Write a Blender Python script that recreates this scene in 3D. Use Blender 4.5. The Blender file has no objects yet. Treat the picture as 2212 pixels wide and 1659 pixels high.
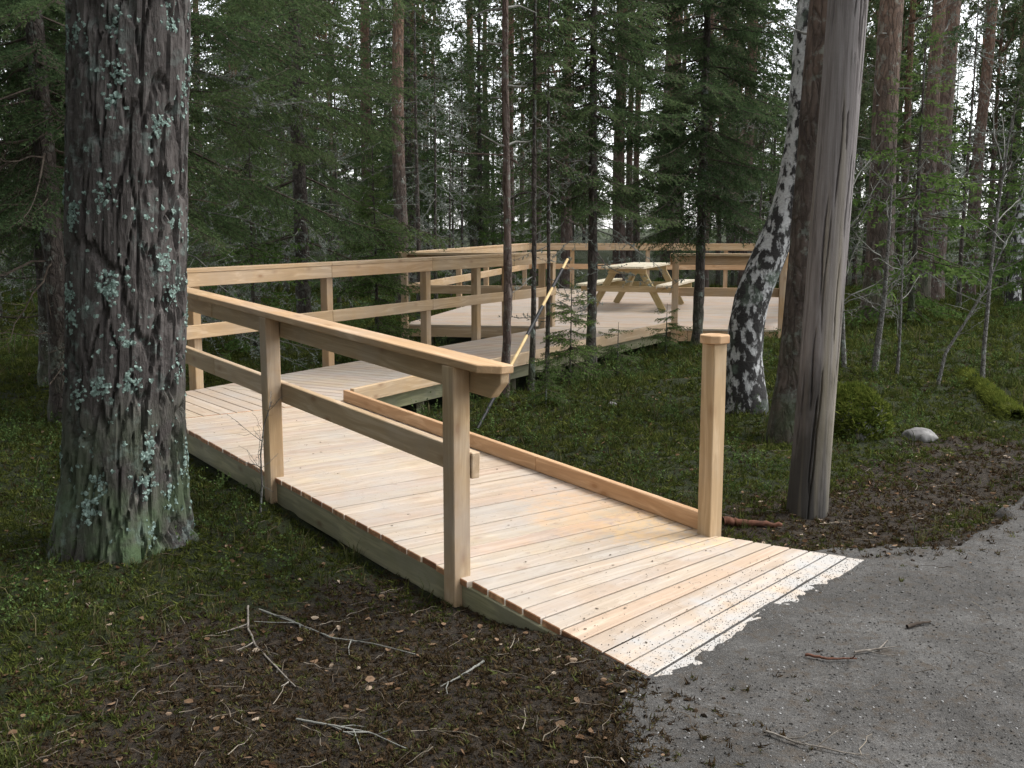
import bpy, bmesh, math, random
import numpy as np
from mathutils import Vector, Matrix

# ------------------------------------------------------------------ camera, sky, sun, exposure
SC = bpy.context.scene
COL = SC.collection
F_PX, CX, CY, HOR, CAM_H = 2280.0, 1106.0, 829.5, 492.0, 1.7      # photo measured on a 2212 x 1659 grid
PITCH = math.atan((CY - HOR) / F_PX)
cam_d = bpy.data.cameras.new('camera'); cam = bpy.data.objects.new('camera', cam_d); COL.objects.link(cam)
cam.location = (0, 0, CAM_H); cam.rotation_euler = (math.pi/2 - PITCH, 0, 0)
cam_d.sensor_width = 36; cam_d.lens = 36 * F_PX / 2212; cam_d.clip_start = 0.05; cam_d.clip_end = 2000
SC.camera = cam

SUN_EL, SUN_AZ = math.radians(58), math.radians(75)               # azimuth clockwise from +Y
W = bpy.data.worlds.new('World'); SC.world = W; W.use_nodes = True
wn, wl = W.node_tree.nodes, W.node_tree.links
bg = wn['Background']
sky = wn.new('ShaderNodeTexSky'); sky.sky_type = 'NISHITA'; sky.sun_disc = False
sky.sun_elevation = SUN_EL; sky.sun_rotation = SUN_AZ; sky.air_density = 1.0; sky.dust_density = 1.0; sky.ozone_density = 1.0
hs = wn.new('ShaderNodeHueSaturation'); hs.inputs['Saturation'].default_value = 0.16
wl.new(sky.outputs[0], hs.inputs['Color']); wl.new(hs.outputs[0], bg.inputs['Color'])
bg.inputs['Strength'].default_value = 0.15
sun_d = bpy.data.lights.new('sun', 'SUN'); sun_d.energy = 1.2; sun_d.angle = math.radians(25); sun_d.color = (1.0, 0.975, 0.94)
sun = bpy.data.objects.new('sun', sun_d); COL.objects.link(sun); sun.location = (6, 2, 20)
sdir = Vector((math.sin(SUN_AZ)*math.cos(SUN_EL), math.cos(SUN_AZ)*math.cos(SUN_EL), math.sin(SUN_EL)))
sun.rotation_euler = (-sdir).to_track_quat('-Z', 'Y').to_euler()
SC.view_settings.view_transform = 'Standard'; SC.view_settings.look = 'None'
SC.view_settings.gamma = 1.0; SC.view_settings.use_curve_mapping = False
SC.view_settings.exposure = 1.68
SC.cycles.use_denoising = True; SC.cycles.use_light_tree = False
SC.cycles.max_bounces = 4; SC.cycles.diffuse_bounces = 3; SC.cycles.transmission_bounces = 2; SC.cycles.glossy_bounces = 2

# ------------------------------------------------------------------ photo pixel -> place
cp, sp = math.cos(PITCH), math.sin(PITCH)
CAM = np.array([0, 0, CAM_H])
def ray(x, y):
    a = (x - CX)/F_PX; b = -(y - CY)/F_PX
    return np.array([a, cp + b*sp, b*cp - sp])
def onz(x, y, z):
    r = ray(x, y); return CAM + r*((z - CAM_H)/r[2])
def at_y(x, y, Y):
    r = ray(x, y); return CAM + r*(Y/r[1])
def col_at(x, Y):                       # ground x of a picture column at distance Y (for upright things)
    return (x - CX)/F_PX * Y*1.0

# ------------------------------------------------------------------ numpy noise
def hash01(ix, iy, iz, seed):
    h = (ix.astype(np.int64)*374761393 + iy.astype(np.int64)*668265263 + iz.astype(np.int64)*1274126177 + seed*974711) & 0xffffffff
    h = ((h ^ (h >> 13)) * 1274126177) & 0xffffffff
    h = ((h ^ (h >> 16)) * 2246822519) & 0xffffffff
    return ((h ^ (h >> 15)) & 0xffffff) / float(0xffffff)
def vnoise(P, seed=0):
    P = np.asarray(P, float); i = np.floor(P).astype(np.int64); f = P - i; f = f*f*(3 - 2*f)
    o = np.zeros(len(P))
    for dx in (0, 1):
        for dy in (0, 1):
            for dz in (0, 1):
                w = (f[:,0] if dx else 1-f[:,0])*(f[:,1] if dy else 1-f[:,1])*(f[:,2] if dz else 1-f[:,2])
                o += w*hash01(i[:,0]+dx, i[:,1]+dy, i[:,2]+dz, seed)
    return o*2 - 1
def fbm(P, seed=0, oct=4):
    P = np.asarray(P, float); o = np.zeros(len(P)); a = 1.0; t = 0
    for k in range(oct):
        o += a*vnoise(P*(2**k), seed + k*17); t += a; a *= 0.5
    return o/t
def p2(x, y, s): return np.stack([np.asarray(x)*s, np.asarray(y)*s, np.zeros_like(np.asarray(x, float))], 1)
def sstep(a, b, x):
    t = np.clip((x - a)/(b - a), 0, 1); return t*t*(3 - 2*t)
def in_poly(x, y, poly):
    x = np.asarray(x); y = np.asarray(y); c = np.zeros(x.shape, bool); n = len(poly)
    for i in range(n):
        x1, y1 = poly[i]; x2, y2 = poly[(i+1) % n]
        if y1 == y2: continue
        c ^= ((y1 > y) != (y2 > y)) & (x < (x2-x1)*(y-y1)/(y2-y1) + x1)
    return c
def d_poly(x, y, poly):                 # signed distance, negative inside
    x = np.asarray(x, float); y = np.asarray(y, float); d = np.full(x.shape, 1e9); n = len(poly)
    for i in range(n):
        x1, y1 = poly[i]; x2, y2 = poly[(i+1) % n]; ex, ey = x2-x1, y2-y1
        t = np.clip(((x-x1)*ex + (y-y1)*ey)/(ex*ex + ey*ey + 1e-12), 0, 1)
        d = np.minimum(d, np.hypot(x - x1 - t*ex, y - y1 - t*ey))
    return np.where(in_poly(x, y, poly), -d, d)

# ------------------------------------------------------------------ mesh helpers
def npmesh(name, V, faces, var=None, smooth=False, mat=None):
    V = np.asarray(V, np.float32)
    faces = [np.asarray(f, np.int32) for f in (faces if isinstance(faces, list) else [faces]) if len(f)]
    me = bpy.data.meshes.new(name)
    me.vertices.add(len(V)); me.vertices.foreach_set('co', V.ravel())
    tot = np.concatenate([np.full(len(f), f.shape[1], np.int32) for f in faces])
    loops = np.concatenate([f.ravel() for f in faces])
    me.loops.add(len(loops)); me.loops.foreach_set('vertex_index', loops)
    me.polygons.add(len(tot))
    me.polygons.foreach_set('loop_start', np.concatenate([[0], np.cumsum(tot)[:-1]]).astype(np.int32))
    me.polygons.foreach_set('loop_total', tot)
    me.polygons.foreach_set('use_smooth', np.full(len(tot), smooth, bool))
    if var is not None:
        for k, a in (var.items() if isinstance(var, dict) else [('var', var)]):
            at = me.attributes.new(k, 'FLOAT', 'POINT'); at.data.foreach_set('value', np.asarray(a, np.float32))
    me.update(calc_edges=True)
    if mat: me.materials.append(mat)
    return me
class MB:
    def __init__(s): s.V = []; s.F = []; s.var = []; s.n = 0
    def add(s, V, faces, var=0.5):
        V = np.asarray(V, float)
        for f in (faces if isinstance(faces, list) else [faces]):
            if len(f): s.F.append(np.asarray(f) + s.n)
        s.V.append(V); s.var.append(np.broadcast_to(np.asarray(var, float), (len(V),))); s.n += len(V)
    def mesh(s, name, mat, smooth=False):
        V = np.concatenate(s.V); v = np.concatenate(s.var)
        fs = [np.concatenate([f for f in s.F if f.shape[1] == k]) for k in (3, 4) if any(f.shape[1] == k for f in s.F)]
        return npmesh(name, V, fs, v, smooth, mat)
def link(name, me, parent=None, M=None):
    o = bpy.data.objects.new(name, me); COL.objects.link(o)
    if parent: o.parent = parent
    if M is not None: o.matrix_basis = M
    return o
def tag(o, label=None, cat=None, group=None, kind=None):
    if label: o['label'] = label
    if cat: o['category'] = cat
    if group: o['group'] = group
    if kind: o['kind'] = kind
    return o
def thing(name, label, cat, loc=(0, 0, 0), group=None, rz=0):
    o = bpy.data.objects.new(name, None); COL.objects.link(o); o.location = loc; o.rotation_euler = (0, 0, rz)
    o.empty_display_size = 0.1
    return tag(o, label, cat, group)
def copy_tree(o, parent=None):
    c = o.copy(); COL.objects.link(c); c.parent = parent
    for ch in o.children: copy_tree(ch, c)
    return c
def tube(P, R, n=8, cap=True, jit=None, rng=None):
    P = np.asarray(P, float); R = np.broadcast_to(np.asarray(R, float), (len(P),))
    T = np.gradient(P, axis=0); T /= np.linalg.norm(T, axis=1, keepdims=True) + 1e-9
    ref = np.array([1.0, 0, 0]) if abs(T[0][2]) > 0.7 else np.array([0, 0, 1.0])
    A = np.cross(T, ref); A /= np.linalg.norm(A, axis=1, keepdims=True) + 1e-9; B = np.cross(T, A)
    th = np.linspace(0, 2*np.pi, n, endpoint=False)
    V = P[:,None,:] + R[:,None,None]*(np.cos(th)[None,:,None]*A[:,None,:] + np.sin(th)[None,:,None]*B[:,None,:])
    V = V.reshape(-1, 3); m = len(P)
    i = np.arange(m-1)[:,None]*n; j = np.arange(n)[None,:]; k = (np.arange(n)+1) % n
    F = np.stack([i+j, i+k[None,:], i+n+k[None,:], i+n+j], -1).reshape(-1, 4)
    return V, F
def rotz(a): c, s = np.cos(a), np.sin(a); return np.array([[c, -s, 0], [s, c, 0], [0, 0, 1]])
def roty(a): c, s = np.cos(a), np.sin(a); return np.array([[c, 0, s], [0, 1, 0], [-s, 0, c]])
def rotx(a): c, s = np.cos(a), np.sin(a); return np.array([[1, 0, 0], [0, c, -s], [0, s, c]])
def scatter(mb, protos, pos, yaw, scale, tilt, rng, var=None):
    """merge many small copies of proto shapes (V, faces, var) into one mesh builder"""
    pick = rng.integers(0, len(protos), len(pos))
    for k, (pv, pf, pa) in enumerate(protos):
        ix = np.where(pick == k)[0]
        if not len(ix): continue
        c, s = np.cos(yaw[ix]), np.sin(yaw[ix]); V = pv[None]*scale[ix][:,None,None]
        ti = tilt[ix]; ct, st = np.cos(ti)[:,None], np.sin(ti)[:,None]
        x, y, z = V[...,0], V[...,1]*ct - V[...,2]*st, V[...,1]*st + V[...,2]*ct
        X = x*c[:,None] - y*s[:,None]; Y = x*s[:,None] + y*c[:,None]
        out = np.stack([X, Y, z], -1) + pos[ix][:,None,:]
        off = (np.arange(len(ix))*len(pv))[:,None,None]
        vv = pa[None,:] + (var[ix][:,None] if var is not None else 0)
        mb.add(out.reshape(-1, 3), [(f[None] + off).reshape(-1, f.shape[1]) for f in (pf if isinstance(pf, list) else [pf])], np.broadcast_to(vv, (len(ix), len(pv))).ravel())

# ------------------------------------------------------------------ materials
def new_mat(name):
    m = bpy.data.materials.new(name); m.use_nodes = True
    nt = m.node_tree; b = nt.nodes['Principled BSDF']; b.inputs['Roughness'].default_value = 0.8
    b.inputs['Specular IOR Level'].default_value = 0.25
    return m, nt, b
def nd(nt, t, **kw):
    n = nt.nodes.new('ShaderNode' + t)
    for k, v in kw.items():
        if k in n.inputs.keys(): n.inputs[k].default_value = v
        else: setattr(n, k, v)
    return n
def ramp(nt, stops, src=None):
    r = nt.nodes.new('ShaderNodeValToRGB'); e = r.color_ramp.elements
    while len(e) < len(stops): e.new(0.5)
    for q, (p, c) in zip(e, stops): q.position = p; q.color = (*c, 1) if len(c) == 3 else c
    if src is not None: nt.links.new(src, r.inputs[0])
    return r
def mixc(nt, fac, a, b, mode='MIX'):
    m = nt.nodes.new('ShaderNodeMix'); m.data_type = 'RGBA'; m.blend_type = mode
    for s, v in ((0, fac), (6, a), (7, b)):
        if hasattr(v, 'is_linked'): nt.links.new(v, m.inputs[s])
        elif s == 0: m.inputs[0].default_value = v
        else: m.inputs[s].default_value = (*v, 1)
    return m.outputs[2]
def mathn(nt, op, a, b=None, clamp=False):
    m = nt.nodes.new('ShaderNodeMath'); m.operation = op; m.use_clamp = clamp
    for s, v in ((0, a), (1, b)):
        if v is None: continue
        if hasattr(v, 'is_linked'): nt.links.new(v, m.inputs[s])
        else: m.inputs[s].default_value = v
    return m.outputs[0]
def noise(nt, vec, scale, detail=4, rough=0.55, vscale=None):
    if vscale is not None:
        mp = nd(nt, 'Mapping'); mp.inputs['Scale'].default_value = vscale; nt.links.new(vec, mp.inputs['Vector']); vec = mp.outputs[0]
    n = nd(nt, 'TexNoise', Scale=scale, Detail=detail, Roughness=rough); nt.links.new(vec, n.inputs['Vector'])
    return n.outputs['Fac']
def bump(nt, b, h, strength=0.3, dist=0.01):
    n = nd(nt, 'Bump', Strength=strength, Distance=dist); nt.links.new(h, n.inputs['Height']); nt.links.new(n.outputs[0], b.inputs['Normal'])
    return n

def wood_mat(name, light, dark, knot, pinks, grey=0.0, dust=0.0, stain=None):
    m, nt, b = new_mat(name); L = nt.links
    tc = nd(nt, 'TexCoord'); oi = nd(nt, 'ObjectInfo')
    off = nd(nt, 'VectorMath', operation='SCALE'); off.inputs[0].default_value = (13.7, 5.1, 9.3)
    r40 = mathn(nt, 'MULTIPLY', oi.outputs['Random'], 40.0); L.new(r40, off.inputs['Scale'])
    ad = nd(nt, 'VectorMath', operation='ADD'); L.new(tc.outputs['Object'], ad.inputs[0]); L.new(off.outputs[0], ad.inputs[1])
    v = ad.outputs[0]
    wv = noise(nt, v, 1.0, 2, 0.5, (0.9, 5, 5))
    # growth rings: bands across the board, stretched along it
    mp = nd(nt, 'Mapping'); mp.inputs['Scale'].default_value = (0.5, 22, 22); L.new(v, mp.inputs['Vector'])
    sc = nd(nt, 'VectorMath', operation='SCALE'); sc.inputs[0].default_value = (0, 1, 1); L.new(mathn(nt, 'MULTIPLY', wv, 6.0), sc.inputs['Scale'])
    a2 = nd(nt, 'VectorMath', operation='ADD'); L.new(mp.outputs[0], a2.inputs[0]); L.new(sc.outputs[0], a2.inputs[1])
    g1 = noise(nt, a2.outputs[0], 1.0, 4, 0.6)
    g2 = noise(nt, v, 1.0, 3, 0.6, (4, 140, 140))
    base = ramp(nt, [(0.30, tuple(q*0.86 for q in dark)), (0.5, dark), (0.64, light)], g1).outputs[0]
    base = mixc(nt, mathn(nt, 'MULTIPLY', mathn(nt, 'SUBTRACT', g2, 0.42, True), 1.8, True), base, tuple(q*0.8 for q in dark))
    tint = ramp(nt, [(i/(len(pinks)-1), c) for i, c in enumerate(pinks)], mathn(nt, 'FRACT', mathn(nt, 'MULTIPLY', oi.outputs['Random'], 7.31))).outputs[0]
    base = mixc(nt, 1.0, base, tint, 'MULTIPLY')
    # knots
    vo = nd(nt, 'TexVoronoi', Scale=1.0); mk = nd(nt, 'Mapping'); mk.inputs['Scale'].default_value = (3.4, 8.0, 8.0)
    L.new(v, mk.inputs['Vector']); L.new(mk.outputs[0], vo.inputs['Vector'])
    kd = mathn(nt, 'ADD', vo.outputs['Distance'], mathn(nt, 'MULTIPLY', g2, 0.06))
    kf = ramp(nt, [(0.10, (0.85, 0.85, 0.85)), (0.135, (0.45, 0.45, 0.45)), (0.24, (0, 0, 0))], kd).outputs[0]
    base = mixc(nt, kf, base, knot)
    geo = nd(nt, 'NewGeometry')
    if grey:
        gn = noise(nt, geo.outputs['Position'], 2.2, 5, 0.65)
        base = mixc(nt, mathn(nt, 'MULTIPLY', ramp(nt, [(0.42, (0, 0, 0)), (0.7, (1, 1, 1))], gn).outputs[0], grey), base, (0.40, 0.38, 0.36))
    if dust:
        dn = noise(nt, geo.outputs['Position'], 55, 3, 0.7); d2 = noise(nt, geo.outputs['Position'], 1.6, 3, 0.6)
        df = mathn(nt, 'MULTIPLY', ramp(nt, [(0.63, (0, 0, 0)), (0.70, (1, 1, 1))], dn).outputs[0], ramp(nt, [(0.4, (0.1, 0.1, 0.1)), (0.65, (1, 1, 1))], d2).outputs[0])
        base = mixc(nt, mathn(nt, 'MULTIPLY', df, dust), base, (0.20, 0.17, 0.14))
    if stain:
        for (pt, rad, colr, amt, nsc) in stain:
            vd = nd(nt, 'VectorMath', operation='DISTANCE'); L.new(geo.outputs['Position'], vd.inputs[0]); vd.inputs[1].default_value = pt
            f = mathn(nt, 'SUBTRACT', 1.0, mathn(nt, 'DIVIDE', vd.outputs['Value'], rad), True)
            nn = noise(nt, geo.outputs['Position'], nsc, 4, 0.65)
            f = mathn(nt, 'MULTIPLY', ramp(nt, [(0.36, (0, 0, 0)), (0.62, (1, 1, 1))], mathn(nt, 'MULTIPLY', nn, mathn(nt, 'MULTIPLY', f, 2.0, True))).outputs[0], amt)
            base = mixc(nt, f, base, colr)
    L.new(base, b.inputs['Base Color']); b.inputs['Roughness'].default_value = 0.72
    bump(nt, b, mathn(nt, 'ADD', g2, mathn(nt, 'MULTIPLY', g1, 0.7)), 0.25, 0.004)
    return m

def bark_mat(name, c_lo, c_mid, c_hi, lichen=0.3, lich_c=(0.30, 0.36, 0.31), vs=(14, 14, 3), upper=None, zsplit=(4, 9), moss=0.0, bstr=0.8, fis=1.0):
    m, nt, b = new_mat(name); L = nt.links
    tc = nd(nt, 'TexCoord'); v = tc.outputs['Object']; oi = nd(nt, 'ObjectInfo')
    off = nd(nt, 'VectorMath', operation='ADD'); L.new(v, off.inputs[0])
    s = nd(nt, 'VectorMath', operation='SCALE'); s.inputs[0].default_value = (7, 3, 11); L.new(mathn(nt, 'MULTIPLY', oi.outputs['Random'], 20.0), s.inputs['Scale']); L.new(s.outputs[0], off.inputs[1])
    v2 = off.outputs[0]
    n1 = noise(nt, v2, 1.0, 6, 0.65, vs); n2 = noise(nt, v2, 60, 3, 0.6); n3 = noise(nt, v2, 3.5, 4, 0.6)
    base = ramp(nt, [(0.30, c_lo), (0.5, c_mid), (0.68, c_hi)], n1).outputs[0]
    base = mixc(nt, mathn(nt, 'MULTIPLY', n3, 0.5), base, c_lo)
    fz = nd(nt, 'TexVoronoi', Scale=1.0, feature='DISTANCE_TO_EDGE'); mf_ = nd(nt, 'Mapping'); mf_.inputs['Scale'].default_value = tuple(q*fis for q in vs); L.new(v2, mf_.inputs['Vector'])
    wob = nd(nt, 'VectorMath', operation='ADD'); L.new(mf_.outputs[0], wob.inputs[0]); cw = nd(nt, 'CombineXYZ'); L.new(mathn(nt, 'MULTIPLY', n3, 2.5), cw.inputs[0]); L.new(mathn(nt, 'MULTIPLY', n1, 1.5), cw.inputs[1]); L.new(cw.outputs[0], wob.inputs[1]); L.new(wob.outputs[0], fz.inputs['Vector'])
    fiss = ramp(nt, [(0.02, (0, 0, 0)), (0.16, (1, 1, 1))], fz.outputs['Distance']).outputs[0]
    if upper:
        sx = nd(nt, 'SeparateXYZ'); L.new(v, sx.inputs[0])
        zf = nd(nt, 'MapRange'); zf.inputs['From Min'].default_value = zsplit[0]; zf.inputs['From Max'].default_value = zsplit[1]
        L.new(mathn(nt, 'ADD', sx.outputs['Z'], mathn(nt, 'MULTIPLY', n3, 1.5)), zf.inputs['Value'])
        up = ramp(nt, [(0.3, tuple(x*0.6 for x in upper)), (0.65, upper)], n1).outputs[0]
        base = mixc(nt, zf.outputs[0], base, up)
    if fis: base = mixc(nt, mathn(nt, 'MULTIPLY', mathn(nt, 'SUBTRACT', 1.0, fiss), 0.55), base, c_lo)
    if lichen:
        ln = noise(nt, v2, 9, 5, 0.7); lm = noise(nt, v2, 2.0, 2, 0.5)
        lf = mathn(nt, 'MULTIPLY', ramp(nt, [(0.54, (0, 0, 0)), (0.62, (1, 1, 1))], ln).outputs[0], ramp(nt, [(0.35, (0.2, 0.2, 0.2)), (0.6, (1, 1, 1))], lm).outputs[0])
        base = mixc(nt, mathn(nt, 'MULTIPLY', lf, lichen), base, lich_c)
    if moss:
        sx = nd(nt, 'SeparateXYZ'); L.new(v, sx.inputs[0])
        zf = nd(nt, 'MapRange'); zf.inputs['From Min'].default_value = 0.9; zf.inputs['From Max'].default_value = 0.0
        L.new(sx.outputs['Z'], zf.inputs['Value'])
        mf = mathn(nt, 'MULTIPLY', mathn(nt, 'MULTIPLY', zf.outputs[0], moss), ramp(nt, [(0.4, (0, 0, 0)), (0.6, (1, 1, 1))], n3).outputs[0])
        base = mixc(nt, mf, base, (0.07, 0.11, 0.05))
    L.new(base, b.inputs['Base Color']); b.inputs['Roughness'].default_value = 0.92
    bump(nt, b, mathn(nt, 'ADD', mathn(nt, 'ADD', n1, mathn(nt, 'MULTIPLY', n2, 0.4)), mathn(nt, 'MULTIPLY', fiss, 0.8 if fis else 0.0)), bstr, 0.02)
    return m

def leaf_mat(name, stops, trans=0.25, rough=0.6, nscale=0.8):
    m, nt, b = new_mat(name); L = nt.links
    at = nd(nt, 'Attribute', attribute_name='var'); geo = nd(nt, 'NewGeometry'); oi = nd(nt, 'ObjectInfo')
    nn = noise(nt, geo.outputs['Position'], nscale, 2, 0.5)
    f = mathn(nt, 'ADD', at.outputs['Fac'], mathn(nt, 'MULTIPLY', mathn(nt, 'SUBTRACT', nn, 0.5), 0.5))
    f = mathn(nt, 'ADD', f, mathn(nt, 'MULTIPLY', mathn(nt, 'SUBTRACT', oi.outputs['Random'], 0.5), 0.25))
    c = ramp(nt, stops, f).outputs[0]
    nt.nodes.remove(b); df = nd(nt, 'BsdfDiffuse'); L.new(c, df.inputs['Color']); out = df.outputs[0]
    if trans:
        tr = nd(nt, 'BsdfTranslucent'); L.new(c, tr.inputs['Color'])
        mx = nd(nt, 'MixShader'); mx.inputs[0].default_value = trans
        L.new(df.outputs[0], mx.inputs[1]); L.new(tr.outputs[0], mx.inputs[2]); out = mx.outputs[0]
    L.new(out, nt.nodes['Material Output'].inputs['Surface'])
    return m

def flat_mat(name, c1, c2, scale=20, rough=0.8, bstr=0.3, vs=None):
    m, nt, b = new_mat(name); tc = nd(nt, 'TexCoord')
    n = noise(nt, tc.outputs['Object'], scale, 5, 0.6, vs)
    nt.links.new(ramp(nt, [(0.35, c1), (0.65, c2)], n).outputs[0], b.inputs['Base Color'])
    b.inputs['Roughness'].default_value = rough; bump(nt, b, n, bstr, 0.01)
    return m

M = {}
PINK = [(1.0, 0.94, 0.88), (1.04, 1.0, 0.95), (0.88, 0.88, 0.87), (1.02, 0.89, 0.82), (1.04, 1.0, 0.90), (0.93, 0.86, 0.82), (0.97, 0.95, 0.92)]
TAN = [(1, 0.97, 0.92), (0.95, 0.93, 0.86), (1.03, 0.92, 0.82), (1, 1, 1)]

# ------------------------------------------------------------------ layout of the boardwalk (metres)
U = np.array([-0.5948, 0.8039, 0.0]); Vv = np.array([0.8039, 0.5948, 0.0]); RS = 0.0397
P0 = np.array([-0.2302, 4.5906, 0.133])
def R3(s, t, dz=0.0):                    # ramp coordinates: s up the ramp, t across it
    q = P0 + U*s + Vv*t; q = q.copy(); q[2] = P0[2] + RS*s + dz; return q
def ramp_st(x, y):
    dx, dy = np.asarray(x) - P0[0], np.asarray(y) - P0[1]
    return dx*U[0] + dy*U[1], dx*Vv[0] + dy*Vv[1]
ZL = 0.288; ZP = 0.31
S_END = 3.9
WD = np.array([0.5058, 0.8626, 0.0]); WN = np.array([0.8626, -0.5058, 0.0])    # walkway heading, and its near side
A0 = np.array([-2.15, 10.3, 0.0])        # a point on the walkway's far edge
I0 = R3(S_END, 1.48); I0[2] = 0
kI = float(np.dot(I0 - A0, WD)); WID = float(np.dot(I0 - A0, WN))
def W3(k, w, dz=0.0):                    # walkway coordinates: k along, w across (0 far edge, WID near edge)
    q = A0 + WD*(kI + k) + WN*w; q = q.copy(); q[2] = ZL + (ZP - ZL)*np.clip(k/5.6, 0, 1) + dz; return q
# platform corners
FL = onz(870, 700, ZP); FR = onz(1690, 713, ZP)
BL = np.array([(1140-CX)/F_PX*24.6, 24.6, ZP]); BR = np.array([(1765-CX)/F_PX*23.6, 23.6, ZP])
fdir = (FR - FL)/np.linalg.norm(FR - FL)
def isect(p, d, q, e):                   # 2d lines
    a = np.array([[d[0], -e[0]], [d[1], -e[1]]]); s = np.linalg.solve(a, (q - p)[:2]); return p + d*s[0]
# outer landing corner: ramp left edge meets the walkway far edge
OC = isect(R3(0, 0), U, A0, WD); sO = float(np.dot(OC - R3(0, 0), U)); kO = float(np.dot(OC - A0, WD)) - kI
def k_front(w):
    q = isect(A0 + WN*w, WD, FL, fdir); return float(np.dot(q - A0, WD)) - kI
PLAT = [FL, FR, BR, BL]

# ------------------------------------------------------------------ ground height
PATH_POLY = [tuple(onz(x, y, 0.085)[:2]) for x, y in
             ((1330, 1659), (1420, 1520), (1385, 1440), (1560, 1240), (1760, 1205), (1890, 1205), (2040, 1185), (2110, 1120), (2230, 1060))]
PATH_POLY = [(-0.15, 1.2), (0.05, 2.2)] + PATH_POLY + [(5.2, 7.6), (9, 11), (16, 15), (22, 14), (16, 8), (10, 3.5), (7, 1.0), (3.0, 0.4)]
RAMP_POLY = [tuple(R3(-0.9, 0.05)[:2]), tuple(R3(-0.85, 1.7)[:2]), tuple(R3(-0.2, 1.46)[:2]), tuple(I0[:2]), tuple(W3(k_front(WID), WID)[:2]), tuple(W3(k_front(0), 0)[:2]), tuple(OC[:2]), tuple(R3(-0.9, 0)[:2])]
PLAT_POLY = [tuple(p[:2]) for p in PLAT]
DIRT_POLY = [tuple(onz(x, y, 0.0)[:2]) for x, y in ((250, 1659), (170, 1520), (330, 1400), (620, 1330), (760, 1285), (980, 1300), (1060, 1330), (1420, 1480), (1500, 1659))] + [(1.2, 1.5), (-1.4, 1.5)]
LITTER_POLY = [tuple(onz(x, y, 0.03)[:2]) for x, y in ((1560, 1120), (1570, 1165), (1760, 1200), (1900, 1215), (2060, 1185), (2110, 1110), (2260, 1040), (2260, 960), (2080, 960), (1900, 1040), (1700, 1090))]
def path_d(x, y):
    w = fbm(p2(x, y, 2.2), 5, 4)*0.30 + fbm(p2(x, y, 9.0), 6, 2)*0.05
    return d_poly(x, y, PATH_POLY) + w
def path_z(x, y):
    s, t = ramp_st(x, y)
    away = np.maximum(sstep(-1.35, -2.0, s), sstep(2.0, 2.6, t))
    return 0.0835 + away*(fbm(p2(x, y, 1.6), 61, 3)*0.03 + fbm(p2(x, y, 9.0), 62, 3)*0.012) + 0.0088*np.clip(t, -1, 4) + fbm(p2(x, y, 3.2), 9, 3)*0.005 + fbm(p2(x, y, 30.0), 19, 3)*0.0014
BUMPS = [(1.0, 10.2, 0.10, 1.0), (2.4, 9.6, 0.12, 1.2), (3.6, 10.6, 0.10, 1.3), (-2.05, 5.3, 0.07, 0.65), (4.6, 12.5, 0.22, 1.9), (2.5, 12.3, 0.10, 1.5),
         (-4.2, 7.2, 0.10, 1.4), (-3.2, 4.6, 0.05, 1.0), (1.2, 7.5, 0.10, 1.0), (6.8, 14.5, 0.35, 2.6), (7.5, 19, 0.3, 3)]
def ground_z(x, y):
    x = np.asarray(x, float); y = np.asarray(y, float)
    z = fbm(p2(x, y, 0.45), 1, 3)*0.10 + fbm(p2(x, y, 2.6), 2, 4)*0.045 + fbm(p2(x, y, 11.0), 3, 3)*0.014
    amp = sstep(3.0, 9.0, np.hypot(x, y)); z *= 0.45 + 0.55*amp
    for bx, by, h, r in BUMPS: z = z + h*np.exp(-((x-bx)**2 + (y-by)**2)/(r*r))
    # level with the path on its side of the ramp
    s, t = ramp_st(x, y)
    z = z + 0.055*sstep(0.4, 2.2, t)*(1 - sstep(3, 9, s)) + 0.03*sstep(-0.6, -1.6, s)*sstep(-1.5, 0.5, t)
    # sunken under the decks
    dr_, dp_ = d_poly(x, y, RAMP_POLY), d_poly(x, y, PLAT_POLY)
    on_ramp = s < S_END
    deck = np.where(on_ramp, P0[2] + RS*np.clip(s, -2, S_END), ZL)
    lim = np.where(on_ramp, deck - 0.21 + 0.9*np.clip(dr_ + 0.12, 0, 2), deck - 0.40 + 0.75*np.clip(dr_ - 0.05, 0, 3))
    lim = np.where(on_ramp & (t > 0.7), deck - 0.14 + 0.9*np.clip(dr_, 0, 2), lim)
    z = np.where((dr_ < 0.8) & (s > -0.9), np.minimum(z, lim), z)
    z = np.where(dp_ < 1.0, np.minimum(z, ZP - 0.42 + 0.6*np.clip(dp_ - 0.1, 0, 2)), z)
    z = np.maximum(z, np.where((t < 0.3) & (s < 0.1), 0.092*sstep(-0.15, -0.85, s)*sstep(-1.6, -0.15, t), -9))
    pd = path_d(x, y)
    z = np.where(pd < 0.12, z*sstep(-0.1, 0.12, pd) + (path_z(x, y) - 0.012 - 0.10*sstep(0.0, -0.35, pd))*(1 - sstep(-0.1, 0.12, pd)), z)
    far = np.hypot(x, y)
    z = z + 0.9*sstep(30, 90, far) + fbm(p2(x, y, 0.06), 4, 2)*0.5*sstep(20, 50, far)
    return z
def gz(x, y): return float(ground_z(np.array([x]), np.array([y]))[0])
def on_ground(px, py):
    z = 0.0
    for _ in range(6):
        q = onz(px, py, z); z = gz(q[0], q[1])
    return np.array([q[0], q[1], z])

def grid_lines(segs):
    out = []
    for a, b, st in segs:
        n = max(1, int(round((b - a)/st))); out += list(np.linspace(a, b, n, endpoint=False))
    out.append(segs[-1][1]); return np.array(out)
def grid_mesh(xs, ys, zf):
    X, Y = np.meshgrid(xs, ys); x, y = X.ravel(), Y.ravel(); z = zf(x, y)
    nx = len(xs); i = (np.arange(len(ys)-1)[:,None]*nx + np.arange(nx-1)[None,:]).ravel()
    return np.stack([x, y, z], 1), np.stack([i, i+1, i+nx+1, i+nx], 1)

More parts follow.
